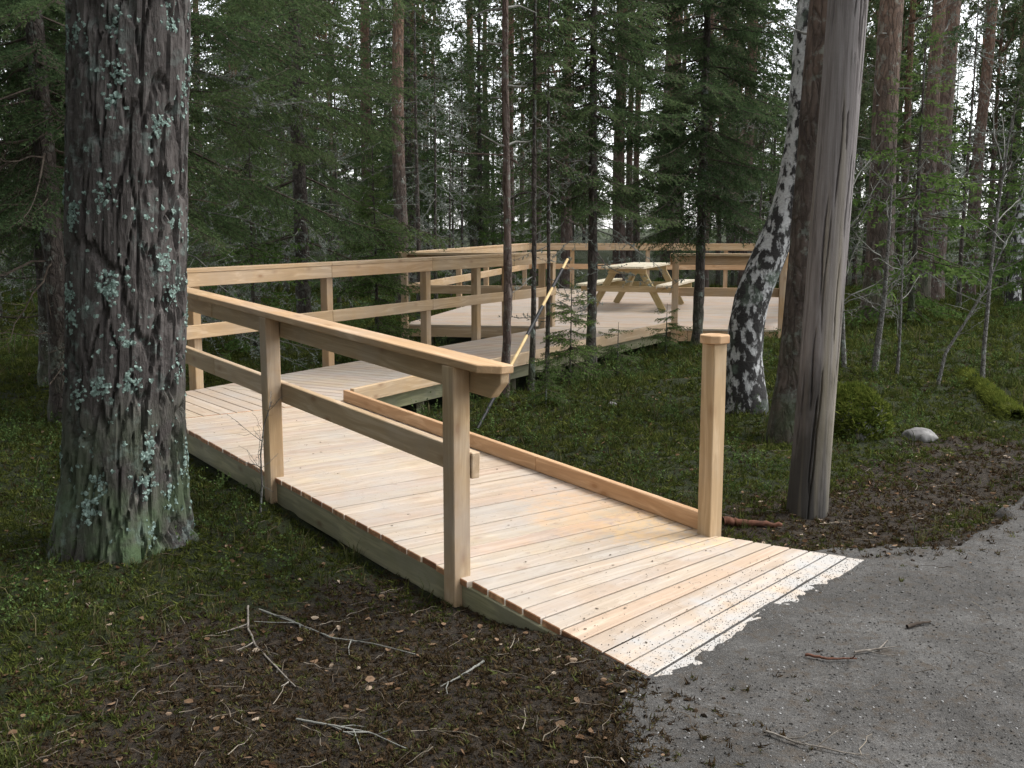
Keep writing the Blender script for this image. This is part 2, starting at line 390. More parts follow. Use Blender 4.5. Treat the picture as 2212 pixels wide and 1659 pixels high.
def soil_mat():
    m, nt, b = new_mat('forest_soil'); L = nt.links; geo = nd(nt, 'NewGeometry'); v = geo.outputs['Position']
    n1 = noise(nt, v, 3.0, 6, 0.65); n2 = noise(nt, v, 24, 6, 0.7); n3 = noise(nt, v, 90, 3, 0.7)
    di = nd(nt, 'Attribute', attribute_name='dirt')
    soil = ramp(nt, [(0.28, (0.012, 0.010, 0.008)), (0.48, (0.034, 0.026, 0.018)), (0.6, (0.06, 0.045, 0.03)), (0.75, (0.09, 0.075, 0.055))], n2).outputs[0]
    mossc = ramp(nt, [(0.3, (0.012, 0.016, 0.007)), (0.5, (0.026, 0.034, 0.011)), (0.7, (0.05, 0.06, 0.02))], n2).outputs[0]
    f = mathn(nt, 'SUBTRACT', mathn(nt, 'ADD', n1, 0.25), di.outputs['Fac'], True)
    base = mixc(nt, ramp(nt, [(0.35, (0, 0, 0)), (0.6, (1, 1, 1))], f).outputs[0], soil, mossc)
    base = mixc(nt, ramp(nt, [(0.64, (0, 0, 0)), (0.7, (0.8, 0.8, 0.8))], n3).outputs[0], base, (0.13, 0.10, 0.07))
    L.new(base, b.inputs['Base Color']); b.inputs['Roughness'].default_value = 0.95
    bump(nt, b, mathn(nt, 'ADD', n2, mathn(nt, 'MULTIPLY', n3, 0.7)), 1.0, 0.05)
    return m
def gravel_mat():
    m, nt, b = new_mat('gravel'); L = nt.links; geo = nd(nt, 'NewGeometry'); v = geo.outputs['Position']
    n1 = noise(nt, v, 2.6, 7, 0.72); n3 = noise(nt, v, 160, 2, 0.6); n2 = noise(nt, v, 17, 6, 0.7)
    vo = nd(nt, 'TexVoronoi', Scale=150.0); L.new(v, vo.inputs['Vector'])
    base = ramp(nt, [(0.28, (0.040, 0.038, 0.035)), (0.5, (0.074, 0.071, 0.067)), (0.72, (0.118, 0.115, 0.110))], n1).outputs[0]
    sx = nd(nt, 'SeparateColor'); L.new(vo.outputs['Color'], sx.inputs[0])
    base = mixc(nt, 1.0, base, ramp(nt, [(0.0, (0.72, 0.71, 0.69)), (0.6, (0.97, 0.97, 0.97)), (1.0, (1.35, 1.33, 1.3))], sx.outputs[0]).outputs[0], 'MULTIPLY')
    base = mixc(nt, ramp(nt, [(0.50, (0, 0, 0)), (0.66, (0.75, 0.75, 0.75))], n2).outputs[0], base, (0.060, 0.047, 0.034))
    L.new(base, b.inputs['Base Color']); b.inputs['Roughness'].default_value = 0.95
    bump(nt, b, mathn(nt, 'ADD', mathn(nt, 'MULTIPLY', vo.outputs['Distance'], -1.0), mathn(nt, 'MULTIPLY', mathn(nt, 'ADD', n3, n2), 1.6)), 0.5, 0.010)
    return m

M['soil'] = soil_mat(); M['gravel'] = gravel_mat()
gx = grid_lines([(-600, -60, 45), (-60, -14, 2.5), (-14, -5, 0.35), (-5, 7, 0.07), (7, 16, 0.35), (16, 60, 2.5), (60, 600, 45)])
gy = grid_lines([(-300, -20, 40), (-20, 1, 2.0), (1, 2, 0.25), (2, 9, 0.06), (9, 16, 0.13), (16, 30, 0.5), (30, 70, 2.0), (70, 700, 45)])
V, Fq = grid_mesh(gx, gy, ground_z)
dirt = 1 - sstep(-0.25, 0.3, d_poly(V[:,0], V[:,1], DIRT_POLY) + fbm(p2(V[:,0], V[:,1], 2.0), 8, 3)*0.35)
dirt = np.maximum(dirt, 0.9*(1 - sstep(-0.1, 0.35, d_poly(V[:,0], V[:,1], LITTER_POLY) + fbm(p2(V[:,0], V[:,1], 2.0), 18, 3)*0.3)))
tag(link('ground', npmesh('ground', V, Fq, {'dirt': dirt}, True, M['soil'])), kind='structure')
px_ = grid_lines([(-0.6, 0.4, 0.03), (0.4, 1.95, 0.012), (1.95, 3.2, 0.03), (3.2, 6, 0.08), (6, 23, 0.5)]); py_ = grid_lines([(0.3, 2.4, 0.12), (2.4, 3.4, 0.03), (3.4, 5.2, 0.012), (5.2, 6.4, 0.03), (6.4, 9, 0.1), (9, 16, 0.5)])
V, Fq = grid_mesh(px_, py_, path_z)
pd = path_d(V[:,0], V[:,1]); V[:,2] -= 0.16*sstep(-0.04, 0.2, pd)
keep = (pd < 0.24)[Fq].any(1)
used = np.unique(Fq[keep]); rm = np.full(len(V), -1); rm[used] = np.arange(len(used))
tag(link('gravel_path', npmesh('gravel_path', V[used], rm[Fq[keep]], None, True, M['gravel'])), kind='structure')

# ------------------------------------------------------------------ timber builders
SAW = tuple(R3(0.35, 1.28)); SAW2 = tuple(R3(0.0, 1.33)); SAW3 = tuple(R3(0.85, 1.2)); TIP = tuple(R3(-1.05, 0.9)); TIP2 = tuple(R3(-1.2, 0.25)); TIP3 = tuple(R3(-0.85, 1.7)); TIP4 = tuple(R3(-1.0, 1.3))
DUSTC = (0.40, 0.385, 0.365)
M['deck'] = wood_mat('deck_boards', (0.53, 0.455, 0.375), (0.435, 0.36, 0.285), (0.34, 0.25, 0.185), PINK, grey=0.65, dust=0.9,
    stain=[(SAW, 0.85, (0.56, 0.36, 0.20), 0.6, 9), (SAW2, 0.6, (0.60, 0.42, 0.22), 0.6, 18), (SAW3, 0.5, (0.52, 0.36, 0.24), 0.5, 16),
           (TIP, 0.6, DUSTC, 0.95, 6), (TIP2, 0.55, DUSTC, 0.95, 6), (TIP3, 0.5, DUSTC, 0.95, 6), (TIP4, 0.5, DUSTC, 0.95, 6)])
M['end_grain'] = wood_mat('end_grain', (0.42, 0.24, 0.13), (0.27, 0.135, 0.07), (0.2, 0.1, 0.05), [(1, 1, 1), (1.25, 1.2, 1.15), (0.7, 0.62, 0.58), (1.4, 1.45, 1.4), (0.9, 0.8, 0.75)])
M['rail'] = wood_mat('rail_timber', (0.56, 0.425, 0.285), (0.455, 0.325, 0.195), (0.29, 0.17, 0.085), TAN, grey=0.25)
M['post'] = wood_mat('post_timber', (0.52, 0.39, 0.245), (0.41, 0.285, 0.165), (0.27, 0.155, 0.075), TAN, grey=0.4)
M['warm'] = wood_mat('fresh_cut_timber', (0.62, 0.43, 0.27), (0.50, 0.32, 0.18), (0.36, 0.19, 0.09), [(1, 1, 1), (1.02, 0.95, 0.9)])
M['treated'] = wood_mat('treated_timber', (0.33, 0.30, 0.185), (0.22, 0.205, 0.125), (0.14, 0.10, 0.06), [(1, 1, 1), (0.9, 0.95, 0.85)], grey=0.2)
M['table'] = wood_mat('table_timber', (0.50, 0.385, 0.225), (0.39, 0.29, 0.155), (0.28, 0.18, 0.09), [(1, 1, 1), (0.95, 1.0, 0.9)])
M['table_top'] = wood_mat('table_top_timber', (0.76, 0.68, 0.54), (0.66, 0.57, 0.43), (0.42, 0.32, 0.2), [(1, 1, 1), (0.97, 1.0, 0.95)])

BOXES = {}
def box_mesh(L_, w, h, mat, bev=0.004, cut=None):
    key = (round(L_, 3), round(w, 3), round(h, 3), mat.name, cut)
    if key in BOXES: return BOXES[key]
    bm = bmesh.new()
    bmesh.ops.create_cube(bm, size=1.0)
    for v in bm.verts: v.co = Vector((v.co.x*L_, v.co.y*w, v.co.z*h))
    if cut:
        # clip corners off the +X end: 'side' on the cap board, 'low' on the beam under it
        c = 0.075
        planes = [((1, -1, 0), (L_/2 - c, -w/2, 0))] if cut == 'side' else [((1, 0, -1), (L_/2 - c, 0, -h/2))]
        if cut == 'octo': planes = [((sx, sy, 0), (sx*(L_/2 - 0.035), sy*w/2, 0)) for sx in (-1, 1) for sy in (-1, 1)]
        for n_, p_ in planes:
            g = bmesh.ops.bisect_plane(bm, geom=bm.verts[:] + bm.edges[:] + bm.faces[:], plane_co=p_, plane_no=Vector(n_).normalized(), clear_outer=True)
            e = [q for q in g['geom_cut'] if isinstance(q, bmesh.types.BMEdge)]
            bmesh.ops.edgenet_fill(bm, edges=e)
    bmesh.ops.bevel(bm, geom=bm.edges[:], offset=bev, segments=1, affect='EDGES', clamp_overlap=True)
    bmesh.ops.recalc_face_normals(bm, faces=bm.faces[:])
    me = bpy.data.meshes.new('timber'); bm.to_mesh(me); bm.free(); me.materials.append(mat); BOXES[key] = me
    return me
def beam(name, a, b, w, h, mat, parent, up=(0, 0, 1), bev=0.004, cut=None):
    """timber from a to b (centre line): w across, h along up"""
    a, b = Vector(a), Vector(b); x = (b - a); L_ = x.length; x.normalize(); up = Vector(up)
    y = up.cross(x).normalized(); z = x.cross(y)
    m = Matrix((x, y, z)).transposed().to_4x4(); m.translation = (a + b)/2 - parent.location
    return link(name, box_mesh(L_, w, h, mat, bev, cut), parent, m)
def board(name, pts, grain, thick, mat, parent, bev=0.0035):
    """flat board from its top outline"""
    pts = [Vector(p) for p in pts]; o = sum(pts, Vector())/len(pts)
    x = Vector(grain).normalized(); n = (pts[1]-pts[0]).cross(pts[2]-pts[0])
    if n.length < 1e-9: return None
    n.normalize(); n = n if n.z > 0 else -n
    x = (x - n*x.dot(n)).normalized(); y = n.cross(x); m = Matrix((x, y, n)).transposed().to_4x4(); m.translation = o; mi = m.inverted()
    q = [mi @ p for p in pts]
    ar = sum(q[i].x*q[(i+1) % len(q)].y - q[(i+1) % len(q)].x*q[i].y for i in range(len(q)))
    if ar < 0: q.reverse()
    if abs(ar) < 0.004: return None
    key = (tuple((round(p.x, 3), round(p.y, 3)) for p in q), thick, mat.name)
    if key not in BOXES:
        bm = bmesh.new(); top = [bm.verts.new((p.x, p.y, 0)) for p in q]; bot = [bm.verts.new((p.x, p.y, -thick)) for p in q]
        ft = bm.faces.new(top); bm.faces.new(bot[::-1])
        for i in range(len(q)): bm.faces.new((top[i], bot[i], bot[(i+1) % len(q)], top[(i+1) % len(q)]))
        try: bmesh.ops.bevel(bm, geom=list(ft.edges), offset=bev, segments=1, affect='EDGES', clamp_overlap=True)
        except Exception: pass
        bmesh.ops.recalc_face_normals(bm, faces=bm.faces[:])
        for f_ in bm.faces:
            if abs(f_.normal.x) > 0.6: f_.material_index = 1
        me = bpy.data.meshes.new('board'); bm.to_mesh(me); bm.free(); me.materials.append(mat); me.materials.append(M['end_grain']); BOXES[key] = me
    m.translation = o - parent.location
    return link(name, BOXES[key], parent, m)
def clip(poly, p, n):                     # keep the side n points to (2d test, 3d points)
    out = []
    for i in range(len(poly)):
        a, b = poly[i], poly[(i+1) % len(poly)]
        da = (a[0]-p[0])*n[0] + (a[1]-p[1])*n[1]; db = (b[0]-p[0])*n[0] + (b[1]-p[1])*n[1]
        if da >= 0: out.append(a)
        if da*db < 0: out.append(a + (b - a)*(da/(da - db)))
    return out
rnd = random.Random(4)
TH = 0.028; GAP = 0.0095

# ---- ramp
wr = thing('wooden_ramp', 'new pale plank ramp rising from the gravel path with a low kerb board', 'ramp', tuple(R3(0, 0.7) * np.array([1, 1, 0])))
PITCH_B = 0.1317
s = -0.05; jit = 0.004
while s < S_END - 0.02:
    s1 = min(s + PITCH_B, S_END)
    e0, e1 = rnd.uniform(-jit, jit), rnd.uniform(-jit, jit); dz = rnd.uniform(-0.0015, 0.0015)
    board('board', [R3(s, e0, dz), R3(s, 1.48 + e1, dz), R3(s1 - GAP, 1.48 + e1, dz), R3(s1 - GAP, e0, dz)], Vv, TH, M['deck'], wr)
    s = s1
def tR(s_): return 1.44 if s_ > -0.2 else 1.44 + 0.52*(-0.2 - s_)
sl, sr = -0.05, -0.05
for i in range(10):
    l2, r2 = sl - 0.127, sr - 0.081; dz = rnd.uniform(-0.0012, 0.0012); g = GAP*1.15
    board('board', [R3(l2, 0.02, dz), R3(r2, tR(r2) + 0.01, dz), R3(sr - g, tR(sr) + 0.01, dz), R3(sl - g, 0.02, dz)], R3(l2, 0) - R3(r2, 1.5), TH, M['deck'], wr)
    sl, sr = l2, r2
BH = 0.145
for a, b_ in ((-1.15, 0.02), (0.02, 2.05), (2.05, sO)):
    beam('rim_beam', R3(a + 0.003, 0.03, -TH - BH/2 - 0.001), R3(b_ - 0.003, 0.03, -TH - BH/2 - 0.001), 0.045, BH, M['treated'], wr)
beam('rim_beam', R3(-0.2, 1.43, -TH - BH/2 - 0.001), R3(S_END, 1.43, -TH - BH/2 - 0.001), 0.045, BH, M['treated'], wr)
for s in (0.6, 1.9, 3.2):
    beam('joist', R3(s, 0.06, -TH - 0.075), R3(s, 1.40, -TH - 0.075), 0.045, 0.12, M['treated'], wr)
KH = 0.095
for a, b_ in ((-0.115, 1.3), (1.3, S_END - 0.02)):
    beam('kerb_board', R3(a + 0.001, 1.452, KH/2 + 0.002), R3(b_ - 0.001, 1.452, KH/2 + 0.002), 0.042, KH, M['warm'], wr)

# ---- landing wedge and walkway
ww = thing('plank_walkway', 'level plank walkway with mitred landing leading from ramp to platform', 'walkway', tuple(np.array([I0[0], I0[1], 0])))
def lz(q): q = np.array(q, float); q[2] = ZL; return q
wedge = [lz(R3(S_END, 0)), lz(I0), lz(W3(0, 0)), lz(OC)]
t = 0.0
wo = thing('tmp', 'tmp', 'tmp') if False else ww
while t < 1.5:
    poly = clip(clip(wedge, R3(0, t + 0.003), Vv), R3(0, t + PITCH_B - GAP + 0.003), -Vv)
    poly = clip(poly, R3(S_END, 0), U)
    # mitre line: from the inner corner square across the walkway
    poly = clip(poly, W3(-0.006, 0), -WD)
    if len(poly) >= 3: board('board', poly, U, TH, M['deck'], ww)
    t += PITCH_B
kmax = k_front(WID/2) + 0.4; k = 0.0
strip_end = [FL, FR]
fn = np.array([fdir[1], -fdir[0], 0])      # towards the viewer
while k < kmax:
    poly = [W3(k, 0), W3(k, WID), W3(k + PITCH_B - GAP, WID), W3(k + PITCH_B - GAP, 0)]
    poly = clip(poly, FL + fn*0.06, fn)
    if len(poly) >= 3: board('board', poly, WN, TH, M['deck'], ww)
    k += PITCH_B
kA, kB = k_front(WID), k_front(0)
def kerb(name, a, b_, w, z0, h, thk, mat): beam(name, W3(a, w, z0 + h/2), W3(b_, w, z0 + h/2), thk, h, mat, ww)
for a, b_ in ((0.03, 2.4), (2.4, kA - 0.08)):
    kerb('kerb_board', a + 0.002, b_ - 0.002, WID + 0.024, -0.032, KH + 0.034, 0.042, M['rail'])
    kerb('rim_beam', a + 0.002, b_ - 0.002, WID - 0.05, -TH - BH - 0.001, BH, 0.045, M['treated'])
for a, b_ in ((kO + 0.05, 1.2), (1.2, kB - 0.1)):
    kerb('rim_beam', a + 0.002, b_ - 0.002, 0.05, -TH - BH - 0.001, BH, 0.045, M['treated'])
for q in (1.2, 2.9, 4.4):
    g = W3(q, WID - 0.12); beam('support_post', (g[0], g[1], -0.25), (g[0], g[1], g[2] - TH - 0.03), 0.07, 0.07, M['treated'], ww, up=(1, 0, 0))
    g = W3(q, 0.12); beam('support_post', (g[0], g[1], -0.25), (g[0], g[1], g[2] - TH - 0.03), 0.07, 0.07, M['treated'], ww, up=(1, 0, 0))

# ---- platform
pl = thing('viewing_platform', 'broad pale plank platform holding the picnic table among the trees', 'platform', tuple(np.array([*((FL+FR)/2)[:2], 0])))
bdir = -fn
j = 0.0
while j < 10.6:
    p = FL + bdir*j
    strip = clip(clip(PLAT, p, bdir), p + bdir*(PITCH_B - GAP), -bdir)
    if len(strip) >= 3: board('board', strip, fdir, TH, M['deck'], pl)
    j += PITCH_B
def plat_edge(a, b_, mat, cuts):
    a = np.array(a); b_ = np.array(b_); d = (b_ - a)/np.linalg.norm(b_ - a); inn = np.array([-d[1], d[0], 0])
    Ls = np.linalg.norm(b_ - a); e = [0] + cuts + [Ls]
    for u0, u1 in zip(e[:-1], e[1:]):
        z = np.array([0, 0, -TH - 0.075 - 0.002])
        beam('skirt_board', a + d*(u0 + 0.003) + inn*0.03 + z, a + d*(u1 - 0.003) + inn*0.03 + z, 0.04, 0.15, mat, pl)
plat_edge(FL, FR, M['rail'], [2.2, 4.1]); plat_edge(FR, BR, M['treated'], [3.2]); plat_edge(BR, BL, M['treated'], [2.8]); plat_edge(BL, FL, M['treated'], [3.3])
for a in np.linspace(0.06, 0.94, 5):
    g = FL + (FR - FL)*a + bdir*0.35
    beam('support_post', (g[0], g[1], -0.3), (g[0], g[1], ZP - TH - 0.005), 0.09, 0.09, M['treated'], pl, up=(1, 0, 0))

# ---- railings: posts outside the deck edge, rails on the deck side
def railing(root, a, b_, out, posts, mat_post='post', cap_ext=(0.0, 0.0), h=1.02, ends=(None, None), base=None, splits=(), zoff=(0, 0), mids=True, midmat='rail', cut_end=None, po=0.047):
    """a, b_: deck-edge points (deck height); out: outward unit vector; posts: distances along"""
    a, b_, out = np.array(a, float), np.array(b_, float), np.array(out, float)
    d = b_ - a; Lh = np.linalg.norm(d); d = d/Lh; PW = 0.09
    z = lambda q, dz: q + np.array([0, 0, dz])
    for p in posts:
        q = a + d*p + out*po
        g = (gz(q[0], q[1]) - 0.12) if base is None else base
        beam('post', (q[0], q[1], g), (q[0], q[1], q[2] + h - 0.037), PW, PW, M[mat_post], root, up=(d[0], d[1], 0))
    e = [-cap_ext[0]] + list(splits) + [Lh + cap_ext[1]]
    for i, (u0, u1) in enumerate(zip(e[:-1], e[1:])):
        last = i == len(e) - 2 and cut_end
        ct = 'side' if last else None
        beam('cap_rail', z(a + d*(u0 + .002) + out*(po - 0.027), h - 0.018), z(a + d*(u1 - .002) + out*(po - 0.027), h - 0.018), 0.142, 0.036, M['rail'], root, cut=ct)
        beam('top_beam', z(a + d*(u0 + .002) + out*(po - 0.071), h - 0.037 - 0.06), z(a + d*(u1 - .002 - (0.03 if last else 0)) + out*(po - 0.071), h - 0.037 - 0.06), 0.045, 0.12, M['rail'], root, cut='low' if last else None)
        if mids:
            m0 = u0 if i else u0 + cap_ext[0]*0.6; m1 = u1 - (cap_ext[1] - 0.05 if last else 0)
            beam('mid_rail', z(a + d*(m0 + .002) + out*(po - 0.071), 0.51), z(a + d*(m1 - .002) + out*(po - 0.071), 0.51), 0.045, 0.12, M[midmat], root)
    return root
nr = thing('ramp_railing', 'timber handrail with posts along the open side of the ramp, clipped end', 'railing', tuple(R3(2, 0)*np.array([1, 1, 0])))
# runs down the ramp so that its clipped end is the lower one
railing(nr, R3(sO, 0), R3(0.045, 0), -Vv, [0.25, sO - 2.05, sO - 0.045], cap_ext=(0.08, 0.30), splits=(sO - 3.1,), h=1.0, cut_end=True, po=-0.012)
fr = thing('walkway_railing', 'long timber rail along the far side of the walkway', 'railing', tuple(W3(2, 0)*np.array([1, 1, 0])))
def k_px(x):                              # far edge position seen in a picture column
    best = min(np.linspace(kO, kB, 400), key=lambda q: abs(CX + F_PX*W3(q, 0)[0]/(W3(q, 0)[1]*cp - (W3(q, 0)[2]-CAM_H)*sp) - x))
    return float(best)
kend = kB - 0.12
posts = [k_px(x) - kO for x in (432, 716, 927, 1036, 1101, 1210)]
a0, a1 = W3(kO, 0), W3(kend, 0)
railing(fr, a0, a1, -WN, [0.2] + posts, cap_ext=(0.05, 0.1), splits=(k_px(715) - kO, k_px(930) - kO, k_px(1105) - kO), h=1.06)
pr = thing('platform_railing', 'timber railing closing the front corner and left and back sides of the platform', 'railing', tuple(FL*np.array([1, 1, 0])))
JL = isect(A0 - WN*0.12, WD, FL, fdir); JL[2] = ZP
railing(pr, FL, JL, fn, [0.05, np.linalg.norm(JL - FL) - 0.04], h=1.04, cap_ext=(0.06, 0.06))
dl = (BL - FL)/np.linalg.norm(BL - FL); ol = np.array([-dl[1], dl[0], 0])
LL = np.linalg.norm(BL - FL)
railing(pr, FL, BL, ol, [LL*q for q in (0.14, 0.36, 0.58, 0.80, 0.985)], h=1.04, splits=(LL*0.36, LL*0.8), cap_ext=(0.06, 0.06))
db = (BR - BL)/np.linalg.norm(BR - BL); ob = np.array([-db[1], db[0], 0]); LB = np.linalg.norm(BR - BL)
def back_px(x): return float(min(np.linspace(0, LB, 300), key=lambda q: abs(CX + F_PX*(BL + db*q)[0]/((BL + db*q)[1]*cp - (1.4-CAM_H)*sp) - x)))
railing(pr, BL, BR, ob, [back_px(x) for x in (1237, 1400, 1570, 1755)], h=1.04, splits=(back_px(1320),), midmat='warm', cap_ext=(0.06, 0.06))
pr2 = thing('platform_side_railing', 'timber railing closing the right-hand front corner and right side of the platform', 'railing', tuple(FR*np.array([1, 1, 0])))
J2 = FL + fdir*float(np.dot(onz(1452, 709, ZP) - FL, fdir))
L2 = np.linalg.norm(FR - J2)
railing(pr2, J2, FR, fn, [0.03, L2 - 0.02], h=1.04, cap_ext=(0.05, 0.06))
dr = (BR - FR)/np.linalg.norm(BR - FR); orr = np.array([dr[1], -dr[0], 0]); LR = np.linalg.norm(BR - FR)
railing(pr2, FR, BR, orr, [LR*q for q in (0.25, 0.5, 0.75)], h=1.04, cap_ext=(0.06, 0.06))

# ---- end post with its own cap
ep = thing('end_post', 'square timber post with clipped-corner cap standing at the foot of the ramp kerb', 'post', tuple(R3(-0.16, 1.48)*np.array([1, 1, 0])))
q = R3(-0.165, 1.44)
beam('post', (q[0], q[1], -0.1), (q[0], q[1], 1.123), 0.09, 0.09, M['rail'], ep, up=tuple(Vv))
beam('cap', (q[0]-Vv[0]*0.069, q[1]-Vv[1]*0.069, 1.145), (q[0]+Vv[0]*0.069, q[1]+Vv[1]*0.069, 1.145), 0.138, 0.042, M['warm'], ep, cut='octo')

# ---- picnic table
tq = at_y(1345, 574, 17.6); tx, ty = float(tq[0]), 17.6
head = Vector((0.36, 1.0, 0)).normalized(); side = Vector((head.y, -head.x, 0)); TL = 2.3; TW = 0.72
pt = thing('picnic_table', 'yellowish timber picnic table with attached benches on the platform', 'picnic table', (tx + head.x*TL/2, ty + head.y*TL/2, ZP))
c0 = Vector((tx, ty, ZP))
def tp(u_, w_, z_): return c0 + head*u_ + side*w_ + Vector((0, 0, z_))
for i in range(5):
    w_ = (i - 2)*TW/5
    beam('top_board', tp(0, w_, 0.735), tp(TL, w_, 0.735), TW/5 - 0.008, 0.038, M['table_top'], pt)
for sgn in (-1, 1):
    for i in range(2):
        w_ = sgn*(0.62 + i*0.135)
        beam('bench_board', tp(0.05, w_, 0.435), tp(TL - 0.05, w_, 0.435), 0.127, 0.038, M['table_top'], pt)
for u_ in (0.32, TL - 0.32):
    beam('top_bearer', tp(u_, -0.33, 0.67), tp(u_, 0.33, 0.67), 0.045, 0.09, M['table'], pt)
    beam('seat_bearer', tp(u_, -0.80, 0.365), tp(u_, 0.80, 0.365), 0.045, 0.10, M['table'], pt)
    for sgn in (-1, 1):
        beam('leg', tp(u_ + 0.047, sgn*0.62, 0.0), tp(u_ + 0.047, sgn*0.22, 0.70), 0.045, 0.11, M['table'], pt, up=tuple(side))
beam('brace', tp(0.42, 0, 0.37), tp(TL/2 - 0.1, 0, 0.69), 0.045, 0.07, M['table'], pt)
beam('brace', tp(TL - 0.42, 0, 0.37), tp(TL/2 + 0.1, 0, 0.69), 0.045, 0.07, M['table'], pt)

# ------------------------------------------------------------------ conifer parts
NEED = [(0.0, (0.028, 0.046, 0.023)), (0.35, (0.064, 0.100, 0.046)), (0.65, (0.102, 0.148, 0.064)), (1.0, (0.155, 0.20, 0.085))]
M['needles'] = leaf_mat('spruce_needles', NEED, 0.40)
M['needles_bright'] = leaf_mat('young_spruce_needles', [(0.0, (0.04, 0.07, 0.02)), (0.5, (0.085, 0.14, 0.04)), (1.0, (0.16, 0.22, 0.07))], 0.38)
M['pine_needles'] = leaf_mat('pine_needles', [(0.0, (0.035, 0.055, 0.030)), (0.5, (0.08, 0.115, 0.058)), (1.0, (0.15, 0.18, 0.09))], 0.33)
M['twig'] = flat_mat('dead_twigs', (0.09, 0.085, 0.074), (0.235, 0.235, 0.21), 7, 0.95)
M['twig_brown'] = flat_mat('brown_twigs', (0.035, 0.026, 0.02), (0.10, 0.08, 0.062), 9, 0.95)
M['beard'] = leaf_mat('grey_lichen', [(0.0, (0.12, 0.14, 0.12)), (0.5, (0.22, 0.25, 0.215)), (1.0, (0.34, 0.38, 0.33))], 0.2)
M['spruce_bark'] = bark_mat('spruce_bark', (0.035, 0.028, 0.024), (0.075, 0.062, 0.053), (0.12, 0.10, 0.088), 0.5, vs=(22, 22, 9), moss=0.5)
M['pine_bark'] = bark_mat('pine_bark', (0.040, 0.031, 0.026), (0.105, 0.082, 0.069), (0.175, 0.14, 0.12), 0.35, vs=(16, 16, 3.5), upper=(0.29, 0.165, 0.105), zsplit=(3.0, 9.0), moss=0.5)
M['red_bark'] = bark_mat('red_pine_bark', (0.055, 0.038, 0.031), (0.12, 0.088, 0.074), (0.19, 0.15, 0.128), 0.4, vs=(16, 16, 3.5), upper=(0.28, 0.16, 0.105), zsplit=(3.5, 10.0))
M['old_bark'] = bark_mat('old_pine_bark', (0.045, 0.039, 0.036), (0.092, 0.080, 0.074), (0.140, 0.126, 0.118), 0.45, (0.23, 0.30, 0.27), vs=(26, 26, 6), moss=0.9, bstr=0.5, fis=0.0001)
M['lichen'] = leaf_mat('shield_lichen', [(0.0, (0.16, 0.22, 0.19)), (0.5, (0.27, 0.36, 0.32)), (1.0, (0.40, 0.49, 0.44))], 0.1, 0.8, 6)

def unit(v): return v/(np.linalg.norm(v, axis=-1, keepdims=True) + 1e-9)
def needle_tris(P, D, ln, w, rng, jitter=0.35):
    n = len(P); D = unit(D); r = unit(rng.normal(size=(n, 3))); S = unit(np.cross(D, r))
    l = ln*rng.uniform(1 - jitter, 1 + jitter, n)[:,None]
    V = np.stack([P - S*w/2, P + S*w/2, P + D*l], 1).reshape(-1, 3)
    return V, np.arange(3*n).reshape(-1, 3)
def twig_tri(A, B, w0, w1=None):
    """thin 3-sided rods between point pairs"""
    A = np.asarray(A); B = np.asarray(B); n = len(A); T = unit(B - A); ref = np.tile([0.31, 0.17, 0.93], (n, 1)); S = unit(np.cross(T, ref)); Q = np.cross(T, S)
    w0 = np.broadcast_to(np.asarray(w0, float), (n,))[:,None]; w1 = w0*0.5 if w1 is None else np.broadcast_to(np.asarray(w1, float), (n,))[:,None]
    V = []
    for P, w in ((A, w0), (B, w1)):
        for a in (0, 2.094, 4.189): V.append(P + (math.cos(a)*S + math.sin(a)*Q)*w)
    V = np.stack(V, 1).reshape(-1, 3); o = np.arange(n)[:,None]*6
    F = np.concatenate([o + np.array([[i, (i+1) % 3, 3 + (i+1) % 3, 3 + i]]) for i in range(3)])
    return V, F
